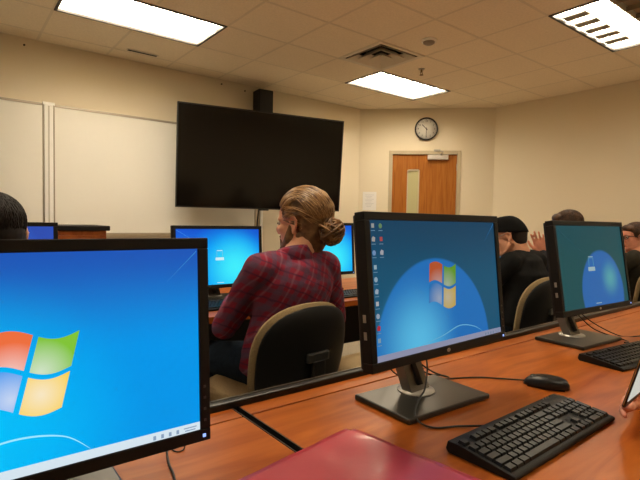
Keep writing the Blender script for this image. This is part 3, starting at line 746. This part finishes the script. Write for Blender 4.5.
# ---------------------------------------------------------------- people
def headM(c, az, pitch, rollh=0, k=1.0):
    return Matrix.Translation(V(c)) @ Matrix.Scale(k, 4) @ Matrix.Rotation(R(az), 4, 'Z') @ Matrix.Rotation(R(-pitch), 4, 'Y') @ Matrix.Rotation(R(rollh), 4, 'X')
def head(mb, M):
    R3 = M.to_3x3(); ks = R3.col[0].length
    def E(c, r): mb.ell(M @ V(c), r, R3)
    def Cp(a, ra, b, rb): mb.cap(M @ V(a), ra*ks, M @ V(b), rb*ks)
    E((-.012, 0, .038), (.096, .075, .083)); E((-.03, 0, .02), (.075, .07, .08)); E((.03, 0, .03), (.06, .062, .065))
    E((.03, 0, -.03), (.058, .056, .08))
    for s_ in (-1, 1):
        Cp((-.015, s_*.048, -.045), .018, (.05, s_*.024, -.088), .018)
        E((.058, s_*.034, -.018), (.026, .02, .022))            # cheekbone
        Cp((.078, s_*.012, .022), .010, (.068, s_*.045, .018), .009)  # brow
        # ear: rim, lobe and hollow
        rim = [V((-.010, s_*.072, -.03)), V((-.024, s_*.080, -.012)), V((-.028, s_*.084, .010)), V((-.012, s_*.084, .026)), V((.004, s_*.078, .018)), V((.004, s_*.073, .0))]
        for a, b in zip(rim, rim[1:]): Cp(a, .0052, b, .0052)
        Cp((-.008, s_*.071, -.034), .007, (-.004, s_*.070, -.024), .006); E((-.008, s_*.071, 0), (.014, .006, .022))
        Cp((.091, s_*.010, -.032), .0075, (.085, s_*.012, -.03), .006)  # nostril
    Cp((.086, 0, .018), .009, (.106, 0, -.018), .010); Cp((.106, 0, -.018), .011, (.102, 0, -.03), .010)
    Cp((.083, -.017, -.056), .008, (.083, .017, -.056), .008); Cp((.081, -.015, -.067), .009, (.081, .015, -.067), .009)
    E((.070, 0, -.094), (.022, .026, .018))
def hand(mb, M, side, curl=(20, 25, 15), spread=4, thumb=35, length=1.0):
    """x along the fingers, z out of the back of the hand, thumb towards side*y"""
    def P(p): return M @ V(p)
    ys = [(.030, .082, .070, .0083), (.010, .088, .078, .0085), (-.011, .084, .072, .0082), (-.030, .075, .056, .0073)]
    for y, xb, L_, r_ in ys:
        yy = y*side
        mb.cap(P((0, yy*.62, 0)), .015, P((xb, yy, 0)), .0105)
        a = math.atan2(yy*.0+math.radians(spread)*y/.02*side, 1); p = V((xb, yy, 0)); ang = 0
        for k, fr in enumerate((.46, .30, .24)):
            ang += R(curl[k]); d = V((math.cos(ang)*math.cos(a), math.sin(a), -math.sin(ang)))
            q = p + d*L_*fr*length; mb.cap(P(p), r_-.0007*k, P(q), r_-.0007*(k+1), 12); p = q
    mb.ell(P((.045, 0, -.004)), (.045, .034, .013), M.to_3x3())
    p = V((.018, side*.022, -.006)); a = R(thumb)
    for k, L_ in enumerate((.042, .034, .027)):
        q = p + V((math.cos(a)*.95, side*math.sin(a), -.22 if k == 0 else -.10))*L_
        mb.cap(P(p), .0125-.0015*k, P(q), .0110-.0015*k, 12); p = q; a -= R(12)
def dirM(p, x, z):
    x = V(x).normalized(); z = V(z); y = z.cross(x).normalized(); z = x.cross(y)
    return Matrix(((x.x, y.x, z.x, p[0]), (x.y, y.y, z.y, p[1]), (x.z, y.z, z.z, p[2]), (0, 0, 0, 1)))
def ringE(c, Lv, Fv, a, b, n=28):
    return [V(c) + Lv*a*math.cos(2*PI*j/n) + Fv*b*math.sin(2*PI*j/n) for j in range(n)]
def person(loc, hb, label, hc, haz, hp, sh, arms, skin, shirt_m, pants_m, lean=0.0, size=1.0, hollar=.0, roll=0, rough=.006, hk=1.0):
    """loc: pelvis on the seat (x,y); hb: body heading; hc: head centre; sh: middle of the shoulders; arms: (elbow, wrist, finger dir, back dir, curl)"""
    O = V((loc[0], loc[1], 0)); F = V((math.cos(R(hb)), math.sin(R(hb)), 0)); Lv = V((-F.y, F.x, 0)); Z = V((0, 0, 1))
    pel = V((0, 0, .575)); S = V(sh)-O; H = V(hc)-O
    sw_ = .165*size
    shl = [S + Lv*sw_*s_ for s_ in (1, -1)]
    def torso(mb, g):
        mid = pel.lerp(S, .5)-F*.015
        rs = [ringE(pel-Z*.085, Lv, F, .15+g, .11+g), ringE(pel-Z*.02, Lv, F, .18+g, .135+g), ringE(pel.lerp(mid, .5), Lv, F, .162+g, .125+g), ringE(mid, Lv, F, .152+g, .115+g),
              ringE(mid.lerp(S, .6), Lv, F, .175*size+g, .122+g), ringE(S-Z*.05, Lv, F, .178*size+g, .108+g), ringE(S+Z*.015, Lv, F, .135*size+g, .085+g), ringE(S+Z*.05+F*.01, Lv, F, .075+g, .062+g)]
        mb.rings(rs, 0, True)
        for k in (0, 1): mb.cap(S+Z*.03, .048+g*.6, shl[k]+Z*.002, .055+g)
        return mb
    def arms_(mb, g, tw=True):
        for k, (el, wr, fd, bd, cu) in enumerate(arms):
            el, wr = V(el)-O, V(wr)-O
            mb.cap(shl[k], .056+g, shl[k].lerp(el, .5), .047+g); mb.cap(shl[k].lerp(el, .5), .047+g, el, .040+g)
            mb.cap(el, .041+g, el.lerp(wr, .45), .038+g); mb.cap(el.lerp(wr, .45), .038+g, wr if tw else el.lerp(wr, .93), (.025 if tw else .031)+g)
    def legs(mb, g, foot=True):
        for s_ in (1, -1):
            hip = pel + Lv*.09*s_ - Z*.02; kn = hip + F*.40 + Lv*.06*s_ - Z*.035; an = kn + F*.02 - Z*.41
            mb.cap(hip, .085+g, hip.lerp(kn, .5), .072+g); mb.cap(hip.lerp(kn, .5), .072+g, kn, .055+g); mb.cap(kn, .054+g, kn.lerp(an, .4), .053+g); mb.cap(kn.lerp(an, .4), .053+g, an, .036+g)
            if foot: mb.cap(an-Z*.03, .035, an-Z*.055+F*.16, .026)
    body = MB(); torso(body, -.006); arms_(body, -.004); legs(body, -.004)
    MH = headM(H, haz, hp, roll, hk); head(body, MH)
    nb = MH @ V((-.035, 0, -.05)); body.cap(nb, .053, S+Z*.03+F*.012, .060); body.cap(MH @ V((-.01, 0, -.055)), .045, S+Z*.03+F*.03, .052)
    for k, (el, wr, fd, bd, cu) in enumerate(arms):
        wr = V(wr)-O; hand(body, dirM(wr, fd, bd), -1 if k == 0 else 1, cu)
    b = volume('person', body, .0048, skin, None, O, 2); tag(b, label, 'person')
    sm = MB(); torso(sm, .012); arms_(sm, .012, False)
    shirt = volume('shirt', sm, .0075, shirt_m, b, (0, 0, 0), 4, rough=rough)
    pm = MB(); legs(pm, .012, False); pm.rings([ringE(pel-Z*.10, Lv, F, .16, .12), ringE(pel-Z*.02, Lv, F, .185, .14), ringE(pel+Z*.06, Lv, F, .17, .13)])
    volume('trousers', pm, .009, pants_m, b, (0, 0, 0), 3, rough=.004)
    for s_ in (1, -1):
        hip = pel + Lv*.09*s_ - Z*.02; an = hip + F*.42 + Lv*.06*s_ - Z*.445
        volume('shoe', MB().cap(an-Z*.04-F*.02, .04, an-Z*.065+F*.13, .034), .01, M_black, b)
    for s_ in (1, -1):
        MB().ell(MH @ V((.0735, s_*.031, .003)), (.0125, .0125, .0115)).build('eye', mat('eye_white', (.42, .36, .30), .4, spec=.2), b)
        e_ = MH @ V((.0845, s_*.032, .003)); MB().ell(e_, (.0055, .0055, .0055)).build('iris', mat('iris_dark', (.05, .03, .02), .1), b)
    return b, MH, O, F, Lv, S
def hair_mat(name, c0, c1, rough=.45):
    m = mat(name, c0, rough, spec=.4); N = m.node_tree.nodes; L = m.node_tree.links; b = N['Principled BSDF']
    tc = N.new('ShaderNodeTexCoord'); n = N.new('ShaderNodeTexNoise'); n.inputs['Scale'].default_value = 34; n.inputs['Detail'].default_value = 5
    L.new(tc.outputs['Object'], n.inputs['Vector']); cr = N.new('ShaderNodeValToRGB'); L.new(n.outputs[0], cr.inputs[0])
    cr.color_ramp.elements[0].position = .38; cr.color_ramp.elements[0].color = (*c0, 1); cr.color_ramp.elements[1].position = .62; cr.color_ramp.elements[1].color = (*c1, 1)
    L.new(cr.outputs[0], b.inputs['Base Color']); return m
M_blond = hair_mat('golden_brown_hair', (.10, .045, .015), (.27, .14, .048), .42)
M_blond2 = hair_mat('darker_brown_hair', (.10, .050, .020), (.22, .115, .045), .6)  # darker brown for the hair under the strands and the beard
M_brown = hair_mat('brown_hair', (.035, .015, .007), (.10, .045, .018), .45)
M_dark = hair_mat('dark_hair', (.006, .004, .003), (.014, .008, .005), .65)

# --- plaid shirt cloth
def plaid():
    m = bpy.data.materials.new('plaid_flannel'); m.use_nodes = True; N = m.node_tree.nodes; L = m.node_tree.links; b = N['Principled BSDF']
    tc = N.new('ShaderNodeTexCoord'); nz = N.new('ShaderNodeTexNoise'); nz.inputs['Scale'].default_value = 7; nz.inputs['Detail'].default_value = 2
    L.new(tc.outputs['Object'], nz.inputs['Vector'])
    sb = N.new('ShaderNodeVectorMath'); sb.operation = 'SUBTRACT'; L.new(nz.outputs['Color'], sb.inputs[0]); sb.inputs[1].default_value = (.5, .5, .5)
    sc1 = N.new('ShaderNodeVectorMath'); sc1.operation = 'SCALE'; L.new(sb.outputs[0], sc1.inputs[0]); sc1.inputs['Scale'].default_value = .05
    ad = N.new('ShaderNodeVectorMath'); L.new(tc.outputs['Object'], ad.inputs[0]); L.new(sc1.outputs[0], ad.inputs[1])
    def stripe(vec, per, off, width):
        d = N.new('ShaderNodeVectorMath'); d.operation = 'DOT_PRODUCT'; L.new(ad.outputs[0], d.inputs[0]); d.inputs[1].default_value = vec
        a = N.new('ShaderNodeMath'); a.operation = 'MULTIPLY_ADD'; L.new(d.outputs['Value'], a.inputs[0]); a.inputs[1].default_value = 1/per; a.inputs[2].default_value = off
        f_ = N.new('ShaderNodeMath'); f_.operation = 'PINGPONG'; L.new(a.outputs[0], f_.inputs[0]); f_.inputs[1].default_value = .5
        r_ = N.new('ShaderNodeMapRange'); r_.interpolation_type = 'SMOOTHSTEP'; L.new(f_.outputs[0], r_.inputs[0]); r_.inputs[1].default_value = width+.05; r_.inputs[2].default_value = width-.05; r_.inputs[3].default_value = 0; r_.inputs[4].default_value = 1
        return r_.outputs[0]
    def mixc(f_, A, B, k):
        mu = N.new('ShaderNodeMath'); mu.operation = 'MULTIPLY'; L.new(f_, mu.inputs[0]); mu.inputs[1].default_value = k
        x = N.new('ShaderNodeMix'); x.data_type = 'RGBA'; L.new(mu.outputs[0], x.inputs[0])
        if isinstance(A, tuple): x.inputs[6].default_value = (*A, 1)
        else: L.new(A, x.inputs[6])
        x.inputs[7].default_value = (*B, 1); return x.outputs[2]
    h = (.42, .10, .88); v = (.85, -.15, -.48)
    c = mixc(stripe(v, .062, .1, .17), (.225, .018, .040), (.085, .06, .105), .62)
    c = mixc(stripe(h, .060, .3, .17), c, (.08, .06, .10), .55)
    c = mixc(stripe(v, .062, .62, .05), c, (.30, .19, .24), .3)
    c = mixc(stripe(h, .060, .82, .05), c, (.06, .02, .05), .7)
    L.new(c, b.inputs['Base Color']); b.inputs['Roughness'].default_value = .85; b.inputs['Specular IOR Level'].default_value = .15
    n2 = N.new('ShaderNodeTexNoise'); n2.inputs['Scale'].default_value = 22; n2.inputs['Detail'].default_value = 5; L.new(tc.outputs['Object'], n2.inputs['Vector'])
    bp = N.new('ShaderNodeBump'); bp.inputs['Strength'].default_value = .5; bp.inputs['Distance'].default_value = .012; L.new(n2.outputs[0], bp.inputs['Height']); L.new(bp.outputs[0], b.inputs['Normal'])
    return m
M_plaid = plaid()
M_jeans = mat('dark_denim', (.012, .020, .032), .85, spec=.15, bump=.5, bscale=300, var=.2, vscale=60)
M_tee = mat('black_cotton', (.009, .009, .009), .85, spec=.15, bump=.4, bscale=40)
M_olive = mat('dark_olive_knit', (.030, .026, .018), .9, spec=.1, bump=.5, bscale=60)
M_greys = mat('dark_grey_shirt', (.04, .04, .045), .9, spec=.1)
FLAT = (15, 20, 12)

# man in plaid
b1, MH, O, F, Lv, S = person((1.10, 1.67), 93, 'man with a blond hair bun and beard in a red plaid shirt, seated from behind', (1.178, 1.638, 1.137), 112, -3, (1.105, 1.585, .955),
    [((.905, 1.80, .70), (1.06, 2.02, .765), (.5, 1, -.05), (0, -.2, 1), FLAT), ((1.42, 1.70, .70), (1.30, 1.98, .765), (-.3, 1, -.05), (0, -.2, 1), FLAT)],
    M_skin, M_plaid, M_jeans, hk=1.13)
# collar
cm = MB(); rs = []
Z = V((0, 0, 1))
for (dz, a, b_) in ((.02, .080, .072), (.062, .066, .062), (.082, .064, .060), (.070, .072, .068), (.03, .094, .084)):
    ring = []
    for j in range(36):
        q = 2*PI*j/36; back = -math.sin(q)
        ring.append(S + F*.012 + Lv*a*math.cos(q) + F*b_*math.sin(q) + Z*(dz+.018*back))
    rs.append(ring)
cm.rings(rs, cap=False, closed=True); cm.build('collar', M_plaid, b1)
# hair swept back into a bun
R3 = MH.to_3x3()
BUN = V((-.104, .0, -.030))
hm = MB(); hm.ell(MH @ V((-.020, 0, .046)), (.098, .0805, .0845), R3); hm.ell(MH @ V((-.045, 0, .01)), (.072, .073, .078), R3); hm.ell(MH @ V((.022, 0, .062)), (.050, .062, .048), R3)
hm.cap(MH @ V((-.07, 0, -.02)), .05, MH @ (BUN+V((.01, 0, 0))), .03)
hm.ell(MH @ V((-.05, 0, -.035)), (.055, .064, .06), R3); hm.ell(MH @ V((-.045, 0, -.068)), (.046, .056, .050), R3); hm.cap(MH @ V((-.02, .055, -.045)), .016, MH @ V((-.02, .05, -.085)), .012)
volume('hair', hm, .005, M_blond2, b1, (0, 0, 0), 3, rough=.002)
def strands(par, name, starts, end, cen, rad, m, n_pts=12, jit=.003, r0=.0020, lift=.002):
    mb = MB()
    for s_ in starts:
        a = V(((s_[0]-cen[0])/rad[0], (s_[1]-cen[1])/rad[1], (s_[2]-cen[2])/rad[2])).normalized()
        e_ = V(((end[0]-cen[0])/rad[0], (end[1]-cen[1])/rad[1], (end[2]-cen[2])/rad[2])).normalized()
        e_ = (e_ + V((random.gauss(0, .08), random.gauss(0, .12), random.gauss(0, .10)))).normalized()
        front = s_[0] > .03 and s_[2] > .03
        m_ = V((-.15, a.y*1.5, 1.25)) if front else V((-.25, (1 if a.y > 0 else -1)*1.05, .15 if a.z > -.3 else -.6))
        pts = []; rr = []; ph = random.random()*9; lf = random.random()*lift
        for k in range(n_pts+1):
            t_ = k/n_pts; d = (a*(1-t_)**2+m_*2*t_*(1-t_)+e_*t_*t_).normalized()
            q = 1+(lf+jit*noise.noise(V((ph, t_*3, 0))))/.08
            pts.append(MH @ V((cen[0]+d.x*rad[0]*q, cen[1]+d.y*rad[1]*q, cen[2]+d.z*rad[2]*q)))
            rr.append(r0*(.45+.9*math.sin(PI*min(1, .1+t_*.9))))
        mb.tube(pts, rr, 5)
    return mb.build(name, m, par)
st_ = []
for k in range(420):
    y = random.uniform(-.072, .072); q = y/.075
    if k % 3: st_.append((.082-.045*q*q+random.gauss(0, .003), y, .082-.045*q*q*q*q))
    else:
        s_ = 1 if random.random() < .7 else -1; st_.append((random.uniform(-.0, .045), s_*.075, random.uniform(.01, .06)))
for k in range(150): st_.append((random.uniform(-.07, -.01), random.choice((-1, 1))*.06, random.uniform(-.085, -.02)))
strands(b1, 'hair_strands', st_, BUN, (-.020, 0, .044), (.1045, .0855, .0905), M_blond, r0=.0023)
random.shuffle(st_); strands(b1, 'light_strands', st_[:170], BUN, (-.020, 0, .044), (.1065, .087, .092), mat('pale_golden_hair', (.40, .235, .09), .4), r0=.0013)  # paler strands mixed in for variety of hair colour
bn = MB(); bc = BUN + V((-.020, 0, -.004))
for k in range(60):
    ax = V((random.gauss(0, 1), random.gauss(0, 1), random.gauss(0, 1))).normalized(); u = ax.orthogonal().normalized(); v = ax.cross(u)
    rr = random.uniform(.024, .048); off = ax*random.uniform(-.014, .014); w0 = random.random()*6; sp = random.uniform(3.2, 6)
    pts = []
    for q in range(19):
        t_ = w0+sp*q/18; p = bc+off+(u*math.cos(t_)+v*math.sin(t_))*rr*(1+.08*math.sin(3*t_))
        pts.append(MH @ V((p.x, p.y*1.12, p.z)))
    bn.tube(pts, [.0012+.0042*math.sin(PI*q/18) for q in range(19)], 6)
bn.ell(MH @ bc, (.030, .032, .030), R3)
bun = bn.build('hair_bun', M_blond, b1)
fl = MB()
for k in range(26):   # loose ends under the bun and flyaways on the crown
    if k < 16: p = bc+V((random.uniform(-.015, .025), random.uniform(-.03, .03), -.03)); d = V((random.gauss(.01, .01), random.gauss(0, .01), -.022))
    else: p = V((random.uniform(-.06, .04), random.uniform(-.05, .05), .125)); d = V((random.gauss(-.02, .01), random.gauss(0, .01), .006))
    fl.tube([MH @ p, MH @ (p+d*.5+V((random.gauss(0, .003), random.gauss(0, .003), 0))), MH @ (p+d+V((random.gauss(0, .006), 0, 0)))], [.0022, .0016, .0004] if k < 16 else [.0006, .0005, .0002], 5)
fl.build('loose_hair', M_blond, b1)
# beard
bd = MB()
for s_ in (-1, 1):
    bd.cap(MH @ V((.010, s_*.057, -.012)), .014, MH @ V((.022, s_*.052, -.060)), .026); bd.cap(MH @ V((.022, s_*.050, -.060)), .026, MH @ V((.062, s_*.024, -.098)), .027)
bd.ell(MH @ V((.070, 0, -.110)), (.034, .034, .032), R3); bd.cap(MH @ V((.088, -.016, -.046)), .0065, MH @ V((.088, .016, -.046)), .0065)
for s_ in (-1, 1): bd.cap(MH @ V((.088, s_*.014, -.046)), .006, MH @ V((.072, s_*.030, -.080)), .010)
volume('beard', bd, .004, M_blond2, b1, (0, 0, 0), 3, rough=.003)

# man in black with a backwards cap
b2, MH, O, F, Lv, S = person((2.84, 1.60), 92, 'man in black shirt and black cap, seated just right of the middle monitor', (2.795, 1.655, 1.072), 112, -18, (2.85, 1.58, .915),
    [((2.58, 1.72, .70), (2.72, 1.96, .765), (.4, 1, -.05), (0, -.2, 1), FLAT), ((3.10, 1.68, .70), (2.96, 1.95, .765), (-.3, 1, -.05), (0, -.2, 1), FLAT)],
    M_skin, M_tee, M_jeans)
R3 = MH.to_3x3()
hm = MB(); hm.ell(MH @ V((-.050, 0, .010)), (.066, .074, .070), R3); hm.ell(MH @ V((-.055, 0, -.025)), (.050, .064, .055), R3)
volume('hair', hm, .006, M_dark, b2, (0, 0, 0), 2)
cp = MB(); rs = []
for i in range(11):
    a = PI/2*i/10
    rs.append([MH @ V((-.014+.107*math.cos(a)**.7*math.cos(2*PI*j/40), .087*math.cos(a)**.7*math.sin(2*PI*j/40), .024+.106*math.sin(a)+.030*math.cos(2*PI*j/40)*math.cos(a))) for j in range(40)])
rs[-1] = [MH @ V((-.014, 0, .130))+V((math.cos(2*PI*j/40)*.001, math.sin(2*PI*j/40)*.001, 0)) for j in range(40)]
cp.rings(rs); cap_o = cp.build('cap', mat('cap_black', (.006, .006, .006), .85, spec=.12, bump=.4, bscale=300), b2)
bl = MB(); vs = []
for j in range(13):
    a = -.75+1.5*j/12
    for rr_, zz in ((.10, .014), (.165, -.020)):
        vs.append(MH @ V((-.014+rr_*math.cos(a), .90*rr_*math.sin(a), zz)))
n = len(vs); vs += [v - R3 @ V((0, 0, .004)) for v in vs]
fs = []
for j in range(12): a = 2*j; fs += [(a, a+2, a+3, a+1), (a+n, a+1+n, a+3+n, a+2+n), (a+1, a+3, a+3+n, a+1+n), (a, a+n, a+2+n, a+2)]
fs += [(0, 1, 1+n, n), (24, 24+n, 25+n, 25)]
bl.add(vs, fs); bl.build('cap_bill', MC['cap_black'], b2)
MB().box(MH @ V((.083, .02, .048)), (.006, .03, .012), R3).build('cap_strap', M_silver, b2)
for s_ in (1, ): MB().tube([MH @ V((.09, .03, .012)), MH @ V((.05, .072, .014)), MH @ V((-.01, .082, .02))], .0022, 6).build('glasses', M_silver, b2)

# person raising a hand behind the right monitor
b3, MH, O, F, Lv, S = person((3.66, 1.62), 100, 'brown haired person raising a hand behind the right monitor', (3.575, 1.665, 1.135), 125, -8, (3.63, 1.58, .915),
    [((3.36, 1.64, .80), (3.24, 1.665, .955), (-.30, .16, 1), (.85, .45, .1), (8, 10, 8)), ((3.86, 1.72, .70), (3.72, 1.98, .765), (-.3, 1, -.05), (0, -.2, 1), FLAT)],
    M_skinr, M_greys, M_jeans)
R3 = MH.to_3x3()
def short_hair(par, m, seed, fringe=True):
    random.seed(seed); hm = MB(); hm.ell(MH @ V((-.020, 0, .043)), (.100, .081, .085), R3); hm.ell(MH @ V((-.045, 0, .01)), (.07, .075, .075), R3)
    if fringe: hm.ell(MH @ V((.048, 0, .075)), (.042, .062, .034), R3)
    volume('hair', hm, .006, m, par, (0, 0, 0), 2, rough=.003)
    st = []
    for k in range(420):
        a = random.uniform(0, 2*PI); st.append((-.02+.09*math.cos(a), .078*math.sin(a), random.uniform(.0, .09)+.03*math.cos(a)))
    mb = MB()
    for s_ in st:
        top_ = V((-.03+random.gauss(0, .02), random.gauss(0, .02), .130)); a = V(s_); pts = []
        for q in range(7):
            t_ = q/6; p = top_.lerp(a, t_); c = V((-.02, 0, .041)); d = (p-c); d = V((d.x/.103, d.y/.086, d.z/.091)).normalized(); pts.append(MH @ (c+V((d.x*.101, d.y*.083, d.z*.087))))
        mb.tube(pts, [.0011]*3+[.0013]*3+[.0004], 4)
    mb.build('hair_strands', m, par)
short_hair(b3, M_brown, 7)

# person in glasses at the right edge
b4, MH, O, F, Lv, S = person((4.60, 1.60), 100, 'person with brown hair and dark glasses in an olive top at the right edge', (4.60, 1.575, 1.060), 143, -4, (4.60, 1.56, .875),
    [((4.34, 1.70, .70), (4.48, 1.95, .765), (.3, 1, -.05), (0, -.2, 1), FLAT), ((4.85, 1.68, .70), (4.70, 1.95, .765), (-.3, 1, -.05), (0, -.2, 1), FLAT)],
    M_skinr, M_olive, M_jeans)
R3 = MH.to_3x3(); short_hair(b4, M_brown, 9)
gl = MB()
for s_ in (-1, 1):
    gl.tube([MH @ V((.093-.10*abs(s_*.034+.024*math.cos(a)) , s_*.034+.024*math.cos(a), .004+.016*math.sin(a))) for a in [2*PI*k/20 for k in range(20)]], .0026, 6, closed=True)
    gl.tube([MH @ V((.086, s_*.057, .010)), MH @ V((.04, s_*.080, .012)), MH @ V((-.012, s_*.083, .008))], .0028, 6)
gl.tube([MH @ V((.094, -.010, .008)), MH @ V((.097, 0, .011)), MH @ V((.094, .010, .008))], .0022, 6)
gl.build('glasses', M_black, b4)

# dark haired person at the left edge
b5, MH, O, F, Lv, S = person((.10, 1.62), 92, 'dark haired person seen from behind at the left edge', (.100, 1.65, 1.085), 96, -8, (.10, 1.58, .89),
    [((-.14, 1.72, .70), (.0, 1.96, .765), (.3, 1, -.05), (0, -.2, 1), FLAT), ((.34, 1.70, .70), (.20, 1.96, .765), (-.3, 1, -.05), (0, -.2, 1), FLAT)],
    M_skin, M_greys, M_jeans)
R3 = MH.to_3x3(); short_hair(b5, M_dark, 11)
hm = MB(); hm.cap(MH @ V((-.040, .018, -.01)), .060, MH @ V((-.050, .012, -.08)), .050); hm.cap(MH @ V((-.040, -.018, -.01)), .060, MH @ V((-.050, -.012, -.08)), .050)
volume('long_hair', hm, .006, M_dark, b5, (0, 0, 0), 2, rough=.004)

# ---------------------------------------------------------------- phone held in a hand at the right edge
PB = V((.990, .342, .811))                      # lower left corner of the phone
ph = empty('smartphone', PB, 0, 'white faced smartphone with gold edge held up at the right edge', 'phone')
vx = V((.987, -.036, .154)).normalized(); vz = V((-.158, -.291, .944)); vz = (vz - vx*vz.dot(vx)).normalized(); vy = vz.cross(vx)
ph.matrix_world = Matrix(((vx.x, vy.x, vz.x, PB.x), (vx.y, vy.y, vz.y, PB.y), (vx.z, vy.z, vz.z, PB.z), (0, 0, 0, 1)))
MB().b2((0, 0, 0), (.072, .0065, .145)).build('phone_body', M_black, ph, bevel=.003, seg=3)
MB().b2((.0015, -.0008, .016), (.0705, .0002, .130)).build('display', emat('phone_display', (.55, .56, .50), 1), ph)
MB().b2((-.0004, .0030, .006), (.0004, .0046, .139)).build('edge_trim', mat('gold_edge', (.55, .38, .15), .3, metal=.8), ph)
MP = ph.matrix_world
pw = PB + vx*.075 + vz*(-.045) + vy*.03
hb = MB()
HMx = dirM(MP @ V((.222, .034, -.088)), (MP.to_3x3() @ V((-.88, 0, .36))), (MP.to_3x3() @ V((0, 1, 0))))
hand(hb, HMx, 1, (8, 14, 12), 3, 50)
el_ = HMx @ V((-.26, 0, .0)); hb.cap(HMx @ V((-.005, 0, 0)), .026, HMx @ V((-.12, 0, 0)), .036); hb.cap(HMx @ V((-.12, 0, 0)), .036, el_, .042)
hb.cap(MP @ V((.165, .030, -.080)), .014, MP @ V((.078, .016, -.040)), .011); hb.cap(MP @ V((.078, .016, -.040)), .011, MP @ V((.052, .006, -.019)), .0095); hb.cap(MP @ V((.052, .006, -.019)), .0095, MP @ V((.034, .000, -.011)), .0080)
arm = volume('person', hb, .003, M_skinr, None, (0, 0, 0), 2)
tag(arm, 'hand of a person holding the phone at the right edge', 'person')
volume('sleeve', MB().cap(HMx @ V((-.12, 0, 0)), .046, HMx @ V((-.28, 0, 0)), .055), .006, M_greys, arm)
